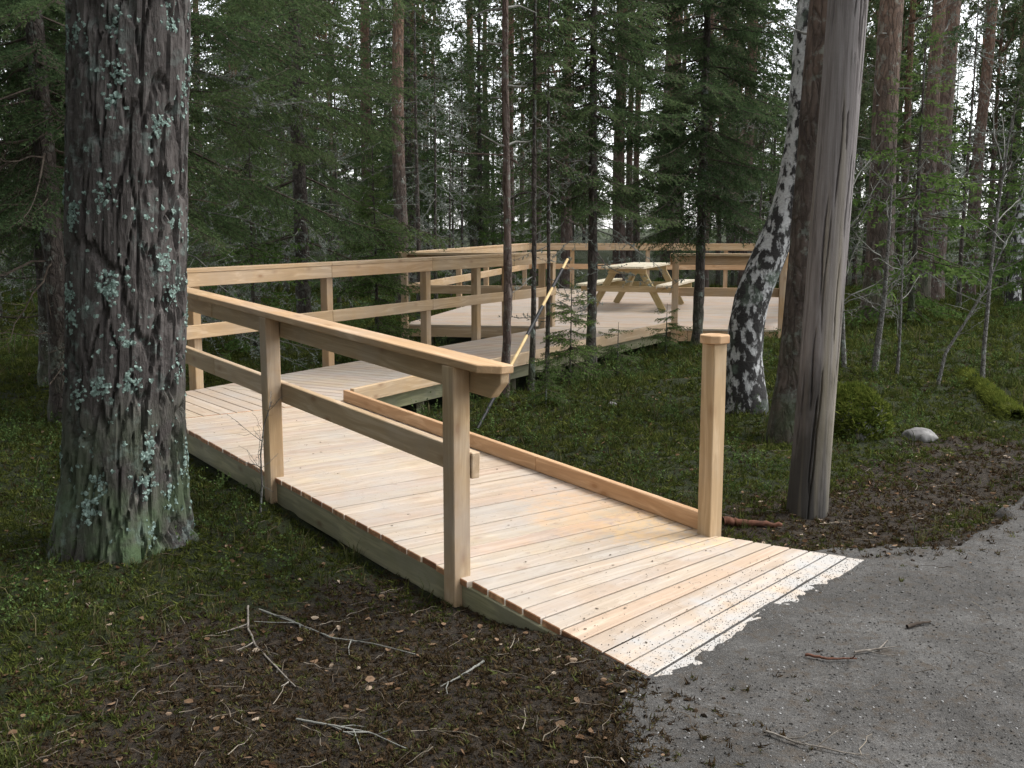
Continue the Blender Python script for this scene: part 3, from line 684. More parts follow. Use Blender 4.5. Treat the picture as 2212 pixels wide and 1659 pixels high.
def spruce_branch(rng, L, nl, nw, per_m, dens=1.0):
    """one flat drooping spruce branch along +X: (wood V,F), (needles V,F,var)"""
    xs = np.linspace(0, L, 12); sway = rng.uniform(-0.06, 0.06)*L
    zf = lambda x: -0.10*L*(x/L)**1.5 + 0.10*L*(x/L)**4
    yf = lambda x: sway*np.sin(2.2*x/L)
    axis = np.stack([xs, yf(xs), zf(xs)], 1)
    wV, wF = tube(axis, np.linspace(0.0085*L**0.7, 0.002, 12), 4)
    segA, segB, age = [], [], []
    segA.append(axis[4:-1]); segB.append(axis[5:]); age.append(np.full(7, 0.5))
    x = 0.16*L; sd = 1
    wa, wb = [], []
    while x < L*0.985:
        u_ = x/L
        for sd in (-1, 1):
            if rng.random() > 0.88*dens + 0.1: continue
            l = (0.40*L*(1 - u_)**0.75*(0.35 + 0.65*min(1, u_*3.0)) + 0.045)*rng.uniform(0.7, 1.15)
            an = math.radians(rng.uniform(42, 66)); d = np.array([math.cos(an), sd*math.sin(an), rng.uniform(-0.35, 0.02)])
            p = np.array([x, yf(x), zf(x)]); n = max(2, int(l/0.09) + 1); q = np.linspace(0, 1, n+1)
            pts = p + d*l*q[:,None] + np.array([0, 0, -0.28*l])*(q**2)[:,None] + np.array([0.12*l, 0, 0])*(q**2)[:,None]
            segA.append(pts[:-1]); segB.append(pts[1:]); age.append(0.35 + 0.5*q[1:]); wa.append(pts[0]); wb.append(pts[-1])
            if l > 0.13:
                for y_ in np.arange(0.05, l*0.92, 0.062/dens):
                    for s2 in (-1, 1):
                        if rng.random() < 0.22: continue
                        f = y_/l; b0 = p + d*l*f + np.array([0.12*l*f*f, 0, -0.28*l*f*f]); l2 = min(0.17, 0.36*(l - y_) + 0.03)*rng.uniform(0.6, 1.2)
                        a2 = an + s2*math.radians(48)*sd; d2 = np.array([math.cos(a2), sd*math.sin(a2), rng.uniform(-0.75, -0.15)])
                        segA.append(b0[None]); segB.append((b0 + d2*l2)[None]); age.append(np.array([rng.uniform(0.35, 0.95)]))
        x += 0.052*(0.7 + 0.5*L**0.5)/dens
    A = np.concatenate(segA); B = np.concatenate(segB); G = np.concatenate(age)
    ln = np.linalg.norm(B - A, axis=1); cnt = rng.poisson(ln*per_m); ix = np.repeat(np.arange(len(A)), cnt)
    t = rng.random(len(ix))[:,None]; P = A[ix]*(1-t) + B[ix]*t; T = unit(B[ix] - A[ix])
    R = rng.normal(size=(len(ix), 3)); R[:,2] *= 0.75; R = unit(R - T*(R*T).sum(1, keepdims=True))
    nV, nF = needle_tris(P, T*0.75 + R*0.8, nl, nw, rng)
    var = np.repeat(np.clip(G[ix]*0.7 + rng.uniform(-0.12, 0.15, len(ix)), 0, 1), 3)
    if wa and per_m > 25:
        v2, f2 = twig_tri(np.array(wa), np.array(wb), 0.0035, 0.0015); wF = wF; wV2 = np.concatenate([wV, v2]); wF2 = np.concatenate([wF, f2 + len(wV)])
    else: wV2, wF2 = wV, wF
    return (wV2, wF2), (nV, nF, var)
def dead_branch(rng, L, beard=0.0):
    """bare grey branch along +X with side twigs; returns wood and lichen tufts"""
    n = 8; xs = np.linspace(0, L, n); ax = np.stack([xs, np.cumsum(rng.normal(0, 0.025*L, n)), -0.22*L*(xs/L)**1.4 + np.cumsum(rng.normal(0, 0.015*L, n))], 1)
    V, F = tube(ax, np.linspace(0.0085*L**0.6, 0.002, n), 4); A, B, Wd = [], [], []
    for x in np.arange(0.2*L, L*0.98, 0.075):
        i = min(n-2, int(x/L*(n-1))); p = ax[i] + (ax[i+1]-ax[i])*(x/L*(n-1) - i); s = rng.choice([-1, 1]); l = 0.42*L*(1.1 - x/L)*rng.uniform(0.3, 1.0)
        d = np.array([rng.uniform(0.3, 0.9), s*rng.uniform(0.4, 1), rng.uniform(-0.6, 0.25)]); d /= np.linalg.norm(d)
        m = p + d*l*0.5; e = m + unit(d + rng.normal(0, 0.35, 3))*l*0.5
        A += [p, m]; B += [m, e]; Wd += [0.0035, 0.0025]
        for _ in range(3):
            f = rng.random(); q = p + (m-p)*2*f if f < .5 else m + (e-m)*(2*f-1); dd = unit(d + rng.normal(0, 0.7, 3)); A.append(q); B.append(q + dd*l*rng.uniform(0.15, 0.4)); Wd.append(0.002)
    v, f = twig_tri(np.array(A), np.array(B), np.array(Wd)); F = [F, f + len(V)]; V = np.concatenate([V, v])
    bv = None
    if beard:
        A, B = np.array(A), np.array(B); k = rng.poisson(np.linalg.norm(B-A, axis=1)*70*beard); ix = np.repeat(np.arange(len(A)), k)
        if len(ix):
            t = rng.random(len(ix))[:,None]; P = A[ix]*(1-t) + B[ix]*t; D = rng.normal(size=(len(ix), 3))*0.8 + np.array([0, 0, -0.5])
            nv, nf = needle_tris(P, D, 0.028, 0.011, rng); bv = (nv, nf, np.repeat(rng.random(len(ix)), 3))
    return (V, np.concatenate(F)), bv
rngB = np.random.default_rng(11)
SPB = {}
for Lb in (0.45, 0.8, 1.3, 1.9, 2.7):
    SPB[Lb] = [spruce_branch(rngB, Lb, 0.029, 0.0115, 74) for _ in range(3)]
SPM = {Lb: [spruce_branch(rngB, Lb, 0.036, 0.014, 46, 0.9) for _ in range(3)] for Lb in (0.8, 1.4, 2.1, 3.0)}
SPC = {}
for Lb in (0.8, 1.5, 2.4):
    SPC[Lb] = [spruce_branch(rngB, Lb, 0.062, 0.029, 19, 0.62) for _ in range(2)]
DEAD = {L_: [dead_branch(rngB, L_, 1.0) for _ in range(3)] for L_ in (0.6, 1.2, 2.0)}
DEADB = {L_: [dead_branch(rngB, L_, 0.0) for _ in range(3)] for L_ in (0.6, 1.2, 2.0)}

def trunk_line(h, lean=(0, 0), bend=None, n=26, rng=None, wob=0.0):
    z = np.linspace(-0.15, h, n); P = np.stack([lean[0]*z, lean[1]*z, z], 1)
    if bend is not None:
        bz = np.array(bend); P[:,0] += np.interp(z, bz[:,0], bz[:,1]); P[:,1] += np.interp(z, bz[:,0], bz[:,2])
    if wob:
        P[:,0] += wob*np.sin(z*0.9 + 1.3)*np.clip(z, 0, 1); P[:,1] += wob*np.cos(z*0.7)*np.clip(z, 0, 1)
    return P
def trunk_mesh(name, P, r0, mat, n=14, flare=0.35, rough=0.03, seed=0, rtop=0.12):
    z = np.clip(P[:,2], 0, None); h = P[-1,2]; R = r0*(1 - (1 - rtop)*(z/h)**0.9)*(1 + flare*np.exp(-z/0.22))
    V, F = tube(P, R, n); c = np.repeat(P, n, 0); d = V - c
    V = c + d*(1 + rough*fbm(V*np.array([14, 14, 7]), seed, 3)[:,None]*2)
    return npmesh(name, V, F, None, True, mat)
def put(mb, part, Rm, p, sc):
    V, F = part[0], part[1]; mb.add((V*sc) @ Rm.T + p, F, part[2] if len(part) > 2 else 0.5)
def on_line(P, z): return np.array([np.interp(z, P[:,2], P[:,0]), np.interp(z, P[:,2], P[:,1]), z])

def make_spruce(name, label, cat, loc, seed, h, r, crown0, Lmax, fine=6.0, gap=0.30, per=5, dead=(0.6, 2.5), dead_n=4, lean=(0, 0), group=None, needle='needles', skip=None, shape=0.75, coarse=False, twig='twig', beard=True, barkm='spruce_bark', min_L=0.3, dens=1.0, mid=False):
    rng = np.random.default_rng(seed); P = trunk_line(h, lean, n=40 if coarse else 130, wob=0.015)
    root = thing(name, label, cat, loc, group)
    link('trunk', trunk_mesh('trunk', P, r, M[barkm], 8 if coarse else 12, seed=seed, rough=0.03 if coarse else 0.14), root)
    wd, nd_, dw, lb = MB(), MB(), MB(), MB(); wd2 = wd
    z = crown0
    while z < h - 0.15:
        f = (h - z)/(h - crown0); L0 = max(min_L, Lmax*f**shape*(0.6 + 0.4*min(1, (z - crown0)/1.2 + 0.3)))
        a0 = rng.uniform(0, 6.28)
        for i in range(per):
            if rng.random() > 0.9*dens: continue
            az = a0 + 6.283*i/per + rng.uniform(-0.35, 0.35); L = L0*rng.uniform(0.65, 1.12); zz = z + rng.uniform(-0.12, 0.12)
            if skip and skip(az, zz): continue
            pitch = math.radians(np.interp(f, [0, 0.4, 1], [-38, -2, 17]) + rng.uniform(-8, 8))     # positive tips down
            bank = SPC if (coarse or zz > 2.05 + 0.216*loc[1]) else SPM if mid else SPB
            key = min(bank, key=lambda q: abs(q - L)); wp, np_ = bank[key][rng.integers(len(bank[key]))]
            Rm = rotz(az) @ roty(pitch) @ rotx(rng.uniform(-0.25, 0.25)); p = on_line(P, zz); s_ = L/key
            put(wd, wp, Rm, p, s_); nv = (np_[0], np_[1], np.clip(np_[2] + rng.uniform(-0.15, 0.15), 0, 1)); put(nd_, nv, Rm, p, s_)
        z += gap*rng.uniform(0.8, 1.25)*(0.6 + 0.4*f)
    for _ in range(int((dead[1] - dead[0])*dead_n)):
        zz = rng.uniform(*dead); az = rng.uniform(0, 6.28); L = rng.uniform(0.3, 0.8)*Lmax
        if skip and skip(az, zz): continue
        bank = DEAD if beard else DEADB; key = min(bank, key=lambda q: abs(q - L)); wv, bv = bank[key][rng.integers(3)]
        Rm = rotz(az) @ roty(math.radians(rng.uniform(-5, 30))) @ rotx(rng.uniform(0, 6.28)); p = on_line(P, zz)
        put(dw, wv, Rm, p, L/key)
        if bv is not None and beard: put(lb, bv, Rm, p, L/key)
    tag(link('limbs', wd.mesh('limbs', M['twig_brown']), root), kind='stuff')
    link('crown', nd_.mesh('crown', M[needle]), root)
    if dw.n: tag(link('dead_branches', dw.mesh('dead_branches', M[twig]), root), kind='stuff')
    if lb.n: tag(link('lichen', lb.mesh('lichen', M['beard']), root), kind='stuff')
    return root

def tuft(rng, n, ln, w):
    D = unit(rng.normal(size=(n, 3)) + np.array([0.9, 0, 0.35])); V, F = needle_tris(np.zeros((n, 3)), D, ln, w, rng); return V, F, np.repeat(rng.uniform(0.2, 0.8, n), 3)
TUFTS = [tuft(rngB, 16, 0.085, 0.013) for _ in range(4)]
TUFTS_C = [tuft(rngB, 11, 0.13, 0.030) for _ in range(4)]
def make_pine(name, label, cat, loc, seed, h, r, crown0, Lmax, lean=(0, 0), group=None, bark='pine_bark', stubs=(1.5, 6), stub_n=1.5, coarse=True, bend=None, limbs=26, tufts=70, crooked=0.0, low_dead=0, nseg=16):
    rng = np.random.default_rng(seed); P = trunk_line(h, lean, bend, 190 if r < 0.05 else 48, wob=0.03 if bend is None else 0.0)
    root = thing(name, label, cat, loc, group)
    link('trunk', trunk_mesh('trunk', P, r, M[bark], nseg, 0.30, 0.16 if r < 0.05 else 0.035, seed, 0.22), root)
    wd, nd_, dw = MB(), MB(), MB()
    for k in range(limbs):
        zz = crown0 + (h - crown0)*(k + rng.random())/limbs; f = (h - zz)/(h - crown0); L = Lmax*(0.35 + 0.65*math.sin(min(1, f*1.15)*math.pi*0.62))*rng.uniform(0.6, 1.15)
        az = rng.uniform(0, 6.28); el = rng.uniform(-0.1, 0.5) + 0.5*(1 - f); n = 9
        d = np.array([math.cos(az)*math.cos(el), math.sin(az)*math.cos(el), math.sin(el)]); pts = [on_line(P, zz)]
        for i in range(n):
            d = unit(d + rng.normal(0, 0.16 + 0.2*crooked, 3) + np.array([0, 0, 0.03])); pts.append(pts[-1] + d*L/n)
        pts = np.array(pts); V, F = tube(pts, np.linspace(0.02*L**0.6 + 0.006, 0.006, n+1), 5); wd.add(V, F)
        A, B = [], []
        ends = [pts[-1]]
        for i in range(3, n+1):
            for _ in range(3):
                dd = unit(unit(pts[i] - pts[i-1]) + rng.normal(0, 0.75, 3)); l = rng.uniform(0.12, 0.36)*L; A.append(pts[i]); B.append(pts[i] + dd*l)
                for q in (0.55, 0.8, 1.0): ends.append(pts[i] + dd*l*q + rng.normal(0, 0.05, 3))
        v, f_ = twig_tri(np.array(A), np.array(B), 0.008, 0.003); wd.add(v, f_)
        E_ = np.array(ends); ix = rng.integers(0, len(E_), tufts); pos = E_[ix] + rng.normal(0, 0.10, (tufts, 3))
        scatter(nd_, TUFTS_C if coarse else TUFTS, pos, rng.uniform(0, 6.28, tufts), rng.uniform(0.8, 1.3, tufts), rng.uniform(-0.6, 0.6, tufts), rng, rng.uniform(-0.2, 0.3, tufts))
    for _ in range(int((stubs[1]-stubs[0])*stub_n)):
        zz = rng.uniform(*stubs); az = rng.uniform(0, 6.28); l = rng.uniform(0.1, 0.5); p = on_line(P, zz); d = np.array([math.cos(az), math.sin(az), rng.uniform(-0.2, 0.4)])
        pts = np.array([p, p + d*l*0.5 + rng.normal(0, 0.02, 3), p + d*l + rng.normal(0, 0.05, 3)]); V, F = tube(pts, [0.014, 0.010, 0.005], 5); dw.add(V, F)
    for _ in range(low_dead):
        zz = rng.uniform(stubs[0], crown0 + 1); az = rng.uniform(0, 6.28); L = rng.uniform(0.9, 2.6); key = min(DEADB, key=lambda q: abs(q - L)); wv, _b = DEADB[key][rng.integers(3)]
        put(dw, wv, rotz(az) @ roty(math.radians(rng.uniform(-35, 25))) @ rotx(rng.uniform(0, 6.28)), on_line(P, zz), L/key)
        if crooked:
            d = np.array([math.cos(az), math.sin(az), rng.uniform(-0.1, 0.5)]); pts = [on_line(P, zz)]
            for i in range(9): d = unit(d + rng.normal(0, 0.28, 3)); pts.append(pts[-1] + d*L/7)
            V, F = tube(np.array(pts), np.linspace(0.05, 0.012, 10), 6); wd.add(V, F)
    tag(link('limbs', wd.mesh('limbs', M[bark]), root), kind='stuff'); link('crown', nd_.mesh('crown', M['pine_needles']), root)
    if dw.n: tag(link('dead_branches', dw.mesh('dead_branches', M['twig']), root), kind='stuff')
    return root
def gl(x, y): return (float(x), float(y), gz(x, y))
def cl(px, Y): return gl((px - CX)/F_PX*Y, Y)

def lean_for(px0, py0, px1, py1, q):       # lean that carries the trunk from its foot to another picture point at the same distance
    e = at_y(px1, py1, q[1]); return ((e[0] - q[0])/(e[2] - q[2]), 0.0)
# ------------------------------------------------------------------ the big lichened pine
def big_pine():
    q = on_ground(262, 1198); base = np.array([q[0]*(q[1] + 0.25)/q[1], q[1] + 0.25, 0]); base[2] = gz(base[0], base[1]); lean = lean_for(262, 1198, 283, 0, base)[0]
    root = thing('pine_tree', 'thick old pine with plated bark and blue-green lichen, right beside the ramp railing', 'tree', tuple(base))
    rng = np.random.default_rng(5)
    nth, zs = 190, np.concatenate([np.linspace(-0.15, 3.6, 310), np.linspace(3.6, 17, 50)[1:]])
    th = np.linspace(0, 2*np.pi, nth, endpoint=False); TH_, Z = np.meshgrid(th, zs); th_, z = TH_.ravel(), Z.ravel()
    r = 0.288*(1 - 0.045*np.clip(z, 0, 4)/3 - 0.5*np.clip((z - 4)/13, 0, 1)) + 0.085*np.exp(-np.clip(z + 0.1, 0, 9)/0.28)
    r += 0.03*np.exp(-np.clip(z, 0, 9)/0.35)*np.sin(th_*5 + 1.0) + 0.012*np.sin(th_*3 + z*1.1) 
    cs = np.stack([np.cos(th_)*4.2, np.sin(th_)*4.2, z*1.15], 1)
    # plates: stretched cells around the trunk
    U_ = th_/(2*np.pi)*19 + 0.75*fbm(cs*1.3, 3, 4); Wz = z*2.7 + 0.55*fbm(cs*1.1 + 9, 4, 3)
    NX = 19; iu, iw = np.floor(U_).astype(int), np.floor(Wz).astype(int); d1 = np.full(len(z), 9.0); d2 = np.full(len(z), 9.0); idc = np.zeros(len(z))
    for a in (-1, 0, 1):
        for b_ in (-1, 0, 1):
            cu, cw = iu + a, iw + b_; hu = np.mod(cu, NX)
            jx = hash01(hu, cw, cw*0, 1); jy = hash01(hu, cw, cw*0, 2); dd = np.hypot((cu + 0.1 + 0.8*jx - U_)*1.0, (cw + 0.1 + 0.8*jy - Wz)*0.62)
            m = dd < d1; d2 = np.where(m, d1, np.minimum(d2, dd)); idc = np.where(m, hash01(hu, cw, cw*0, 3), idc); d1 = np.where(m, dd, d1)
    crack = sstep(0.0, 0.15, d2 - d1 + 0.05*fbm(cs*9, 12, 2))
    flake = fbm(np.stack([np.cos(th_)*14, np.sin(th_)*14, z*7], 1), 7, 4); layer = np.round(fbm(np.stack([np.cos(th_)*11, np.sin(th_)*11, z*3.4], 1), 8, 4)*4)/4
    amp = np.where(z < 6, 1.0, 0.4)
    r = r + amp*(0.030*(crack - 0.8) + 0.008*(idc - 0.5) + 0.0045*flake + 0.0075*layer)
    V = np.stack([r*np.cos(th_) + lean*z, r*np.sin(th_), z], 1)
    n = nth; i = np.arange(len(zs)-1)[:,None]*n; j = np.arange(n)[None,:]; k = (j + 1) % n
    F = np.stack([i+j, i+k, i+n+k, i+n+j], -1).reshape(-1, 4)
    link('trunk', npmesh('trunk', V, F, None, False, M['old_bark']), root)
    # lichen rosettes: ruffled little discs standing off the bark
    mb = MB(); Vg = V.reshape(len(zs), nth, 3)
    def rosette(rg):
        P_, F_ = [], []
        for q_ in range(9):
            a = rg.uniform(0, 6.28); rr = rg.uniform(0.2, 1); w = rg.uniform(0.45, 0.8); c = np.array([math.cos(a)*rr*0.55, math.sin(a)*rr*0.55, 0.10])
            b0 = len(P_); tl = rg.uniform(-0.5, 0.5)
            for m_ in range(5):
                g = m_*1.2566; P_.append(c + np.array([math.cos(g)*w*0.5*rg.uniform(0.6, 1.2), math.sin(g)*w*0.5*rg.uniform(0.6, 1.2), 0.35*math.sin(g + a)*w*rg.uniform(0.4, 1.2) + tl*0.2]))
            F_ += [(b0, b0+1, b0+2), (b0, b0+2, b0+3), (b0, b0+3, b0+4)]
        return np.array(P_), np.array(F_), np.repeat(rg.uniform(0.2, 0.8, 9), 5)
    ros = [rosette(rng) for _ in range(8)]
    cl_ = rng.uniform(0, 1, (95, 2)); cnt = 0
    for _ in range(4000):
        if rng.random() < 0.80: c = cl_[rng.integers(len(cl_))]; zc = c[1]**1.25*3.4 + rng.normal(0, 0.032); tc_ = (c[0]*6.283 + rng.normal(0, 0.085)) % 6.283
        else: zc, tc_ = rng.uniform(0.05, 3.5), rng.uniform(0, 6.283)
        if not (0.02 < zc < 3.55): continue
        if zc > 1.9 and rng.random() < 0.45: continue
        a = int((zc + 0.15)/3.75*309); b_ = int(tc_/6.2832*nth) % nth; p = Vg[a, b_]; nrm = unit(np.array([math.cos(tc_), math.sin(tc_), 0.05]))
        tx_ = np.cross([0, 0, 1], nrm); ty_ = np.cross(nrm, tx_); s_ = rng.uniform(0.008, 0.024); g = rng.uniform(0, 6.28); rv, rf, ra = ros[rng.integers(8)]
        bx = tx_*math.cos(g) + ty_*math.sin(g); by = -tx_*math.sin(g) + ty_*math.cos(g)
        mb.add(p + s_*(rv[:,0:1]*bx + rv[:,1:2]*by + rv[:,2:3]*nrm), rf, ra)
    tag(link('lichen', mb.mesh('lichen', M['lichen']), root), kind='stuff')
    # crown far above the picture
    wd, nd_ = MB(), MB()
    for q_ in range(22):
        zz = rng.uniform(10, 16.8); az = rng.uniform(0, 6.28); L = rng.uniform(1.2, 3.0); d = np.array([math.cos(az), math.sin(az), rng.uniform(0, 0.5)]); p = np.array([lean*zz, 0, zz])
        pts = np.array([p + d*L*u_ + np.array([0, 0, 0.2*u_*u_]) for u_ in np.linspace(0, 1, 6)]); v, f = tube(pts, np.linspace(0.06, 0.015, 6), 5); wd.add(v, f)
        pos = pts[rng.integers(2, 6, 60)] + rng.normal(0, 0.28, (60, 3)); scatter(nd_, TUFTS_C, pos, rng.uniform(0, 6.28, 60), rng.uniform(0.9, 1.5, 60), rng.uniform(-.5, .5, 60), rng)
    tag(link('limbs', wd.mesh('limbs', M['red_bark']), root), kind='stuff'); link('crown', nd_.mesh('crown', M['pine_needles']), root)
big_pine()

# ------------------------------------------------------------------ weathered pole, leaning pine, birches
def pole():
    q = on_ground(1743, 1108); lx, _ = lean_for(1743, 1108, 1832, 0, q)
    root = thing('weathered_pole', 'bare grey weathered trunk pole with drying cracks, leaning beside the ramp foot', 'pole', tuple(q))
    zs = np.linspace(-0.2, 4.6, 230); nth = 190; th = np.linspace(0, 2*np.pi, nth, endpoint=False); TH_, Z = np.meshgrid(th, zs); t_, z = TH_.ravel(), Z.ravel()
    r = 0.108 - 0.002*z + 0.012*np.exp(-np.clip(z, 0, 9)/0.4) + 0.004*np.sin(t_*2 + 0.6*z) + 0.0015*fbm(np.stack([np.cos(t_)*16, np.sin(t_)*16, z*1.2], 1), 3, 3)
    rng = np.random.default_rng(3)
    for _ in range(64):                    # drying cracks, long and narrow
        tc_, zc, hl, dp = rng.uniform(0, 6.283), rng.uniform(0.2, 4.3), rng.uniform(0.10, 0.42), rng.uniform(0.015, 0.045)
        dt = (t_ - tc_ - 0.05*np.sin((z - zc)*9 + tc_*7) + np.pi) % (2*np.pi) - np.pi
        r -= dp*np.exp(-(dt/0.030)**4)*sstep(hl, hl*0.5, np.abs(z - zc))
    for tc_, zc in ((4.2, 1.15), (5.0, 2.55), (4.5, 3.1), (5.4, 0.8)):
        dt = (t_ - tc_ + np.pi) % (2*np.pi) - np.pi; r += 0.008*np.exp(-((dt/0.16)**2 + ((z - zc)/0.03)**2)) - 0.012*np.exp(-((dt/0.06)**2 + ((z - zc)/0.012)**2))
    V = np.stack([r*np.cos(t_) + lx*z, r*np.sin(t_), z], 1); n = nth
    i = np.arange(len(zs)-1)[:,None]*n; j = np.arange(n)[None,:]; k = (j + 1) % n
    F = np.stack([i+j, i+k, i+n+k, i+n+j], -1).reshape(-1, 4)
    m = bark_mat('weathered_wood', (0.115, 0.100, 0.095), (0.19, 0.172, 0.165), (0.265, 0.245, 0.238), 0.0, vs=(60, 60, 1.6), bstr=0.25, fis=0.0001)
    nt = m.node_tree; b = nt.nodes['Principled BSDF']; tc = nd(nt, 'TexCoord'); sx = nd(nt, 'SeparateXYZ'); nt.links.new(tc.outputs['Object'], sx.inputs[0])
    old = b.inputs['Base Color'].links[0].from_socket; nn = noise(nt, tc.outputs['Object'], 5, 4, 0.6, (1, 1, 0.35))
    zf = nd(nt, 'MapRange'); zf.inputs['From Min'].default_value = 0.95; zf.inputs['From Max'].default_value = 0.3; nt.links.new(mathn(nt, 'ADD', sx.outputs['Z'], mathn(nt, 'MULTIPLY', mathn(nt, 'SUBTRACT', nn, 0.5), 2.0)), zf.inputs['Value'])
    c1 = mixc(nt, mathn(nt, 'MULTIPLY', zf.outputs[0], 0.85), old, (0.030, 0.028, 0.024))
    yl = ramp(nt, [(0.50, (0, 0, 0)), (0.66, (0.55, 0.55, 0.55))], noise(nt, tc.outputs['Object'], 1.0, 2, 0.5, (9, 9, 0.5))).outputs[0]
    c1 = mixc(nt, yl, c1, (0.27, 0.235, 0.165)); nt.links.new(c1, b.inputs['Base Color'])
    link('trunk', npmesh('trunk', V, F, None, True, m), root)
pole()
q = on_ground(1705, 955); lx, _ = lean_for(1705, 955, 1795, 0, q)
make_pine('pine_tree', 'rough brown pine trunk leaning close behind the weathered grey pole', 'tree', tuple(q), 21, 15, 0.155, 9.5, 2.2, lean=(lx*0.98, 0.0), limbs=18, stubs=(3, 8), stub_n=0.6, nseg=40)

def birch_mat():
    m, nt, b = new_mat('birch_bark'); L = nt.links; tc = nd(nt, 'TexCoord'); v = tc.outputs['Object']
    n1 = noise(nt, v, 1.0, 5, 0.62, (15, 15, 9)); n2 = noise(nt, v, 1.0, 4, 0.6, (9, 9, 60)); n3 = noise(nt, v, 45, 3, 0.6); lz_ = noise(nt, v, 5, 4, 0.6)
    sx = nd(nt, 'SeparateXYZ'); L.new(v, sx.inputs[0]); lo = nd(nt, 'MapRange'); lo.inputs['From Min'].default_value = 2.6; lo.inputs['From Max'].default_value = 0.1; lo.inputs['To Max'].default_value = 0.085; L.new(sx.outputs['Z'], lo.inputs['Value'])
    white = ramp(nt, [(0.3, (0.34, 0.34, 0.335)), (0.7, (0.50, 0.50, 0.495))], n3).outputs[0]
    f = ramp(nt, [(0.44, (0, 0, 0)), (0.52, (1, 1, 1))], mathn(nt, 'ADD', n1, mathn(nt, 'SUBTRACT', lo.outputs[0], 0.05))).outputs[0]
    c = mixc(nt, f, white, (0.028, 0.026, 0.025)); c = mixc(nt, ramp(nt, [(0.64, (0, 0, 0)), (0.7, (0.8, 0.8, 0.8))], n2).outputs[0], c, (0.07, 0.065, 0.06))
    c = mixc(nt, ramp(nt, [(0.55, (0, 0, 0)), (0.66, (0.55, 0.55, 0.55))], lz_).outputs[0], c, (0.13, 0.17, 0.13))
    L.new(c, b.inputs['Base Color']); b.inputs['Roughness'].default_value = 0.8; bump(nt, b, mathn(nt, 'ADD', f, n3), 0.7, 0.012)
    return m
M['birch'] = birch_mat()
def birch(name, label, q, h, r, pts, seed, group=None, nseg=28, thin=False):
    root = thing(name, label, 'tree', tuple(q), group); P = [np.array([p[0], p[1], p[2]]) for p in pts]
    P = np.array(P); zz = np.linspace(P[0,2], P[-1,2], 70); PP = np.stack([np.interp(zz, P[:,2], P[:,0]), np.interp(zz, P[:,2], P[:,1]), zz], 1)
    ker = np.ones(7)/7
    for c in (0, 1): PP[3:-3,c] = np.convolve(PP[:,c], ker, 'valid')
    link('trunk', trunk_mesh('trunk', PP, r, M['birch'], nseg, 0.25, 0.06, seed, 0.35), root)
    rng = np.random.default_rng(seed); mb = MB()
    for _ in range(16):
        z_ = rng.uniform(0.45 if not thin else 0.35, 0.99)*h; az = rng.uniform(0, 6.28); L_ = rng.uniform(0.5, 1.6)*(0.5 if thin else 1); key = min(DEADB, key=lambda q_: abs(q_ - L_)); wv, _b = DEADB[key][rng.integers(3)]
        put(mb, wv, rotz(az) @ roty(math.radians(rng.uniform(-60, -15))) @ rotx(rng.uniform(0, 6.28)), on_line(PP, z_), L_/key)
    tag(link('branches', mb.mesh('branches', M['twig_brown']), root), kind='stuff')
    return root
q = on_ground(1613, 890); Yb = q[1]
def rel(px, py): e = at_y(px, py, Yb); return (e[0] - q[0], 0.0, e[2] - q[2])
e0 = rel(1613, 890)
top = rel(1752, 0); up = (top[0] + 0.25, 0.3, top[2] + 5)
birch('birch_tree', 'crooked birch with peeling white and black bark leaning behind the ramp end post', q, up[2], 0.158,
      [(0, 0, -0.15), rel(1610, 830), rel(1603, 720), rel(1618, 640), rel(1655, 560), rel(1700, 480), rel(1722, 380), rel(1738, 240), top, up], 31)

q = cl(2188, 18.8)
birch('birch_tree', 'slim white birch standing alone among the bushes beyond the right-hand pines', q, 9, 0.125,
      [(0, 0, -0.1), (-0.03, 0, 1.0), (0.12, 0, 2.4), (0.28, 0, 3.6), (0.45, 0, 6), (0.55, 0, 9)], 33, nseg=14)

# ------------------------------------------------------------------ other named trees
make_pine('pine_tree', 'tall pine with dead branch stubs on the mossy bank to the right of the platform', 'tree', cl(1892, 16.1), 41, 19, 0.215, 9, 3.0, lean=(0.004, 0), stubs=(0.8, 8), stub_n=3.5, low_dead=6, limbs=26, tufts=90, nseg=28)
make_pine('pine_tree', 'reddish pine, right one of a close pair of trunks beyond the mossy bank', 'tree', cl(2012, 19.9), 43, 20, 0.19, 8, 3.2, bark='red_bark', stubs=(1, 8), stub_n=2.5, low_dead=6, limbs=28, tufts=90, lean=(0.012, 0), nseg=20)
make_pine('pine_tree', 'grey lichened pine, left one of a close pair of trunks beyond the mossy bank', 'tree', cl(1988, 19.4), 44, 18, 0.15, 9, 2.6, bark='pine_bark', stubs=(1, 8), stub_n=2.5, low_dead=5, limbs=20, lean=(0.008, 0), nseg=18)
make_pine('pine_tree', 'slender red-brown young pine with bare stem between ramp and walkway', 'tree', cl(1089, 9.9), 45, 9.5, 0.043, 6.2, 1.3, lean=(0.012, 0), bark='red_bark', stubs=(1.2, 5), stub_n=3, limbs=16, tufts=40, coarse=False, nseg=12)
make_spruce('spruce_tree', 'thin dark spruce stem with lichened dead twigs next to the slender red-brown pine', 'tree', cl(1148, 10.4), 46, 6.0, 0.030, 2.9, 0.8, dead=(0.9, 3.2), dead_n=6, lean=(0.012, 0), gap=0.35, per=4)
make_spruce('spruce_tree', 'thinnest grey spruce stem, where the long tool leans', 'tree', cl(1181, 10.6), 47, 5.6, 0.024, 2.3, 0.75, dead=(0.6, 2.8), dead_n=7, lean=(0.006, 0), gap=0.35, per=4)
make_spruce('spruce_tree', 'dark slim spruce in front of the walkway kerb, drooping branches down to the deck', 'tree', cl(1276, 11.9), 48, 9.0, 0.060, 2.05, 1.4, dead=(0.6, 2.4), dead_n=9, lean=(0.004, 0), gap=0.25, per=6, shape=0.45)
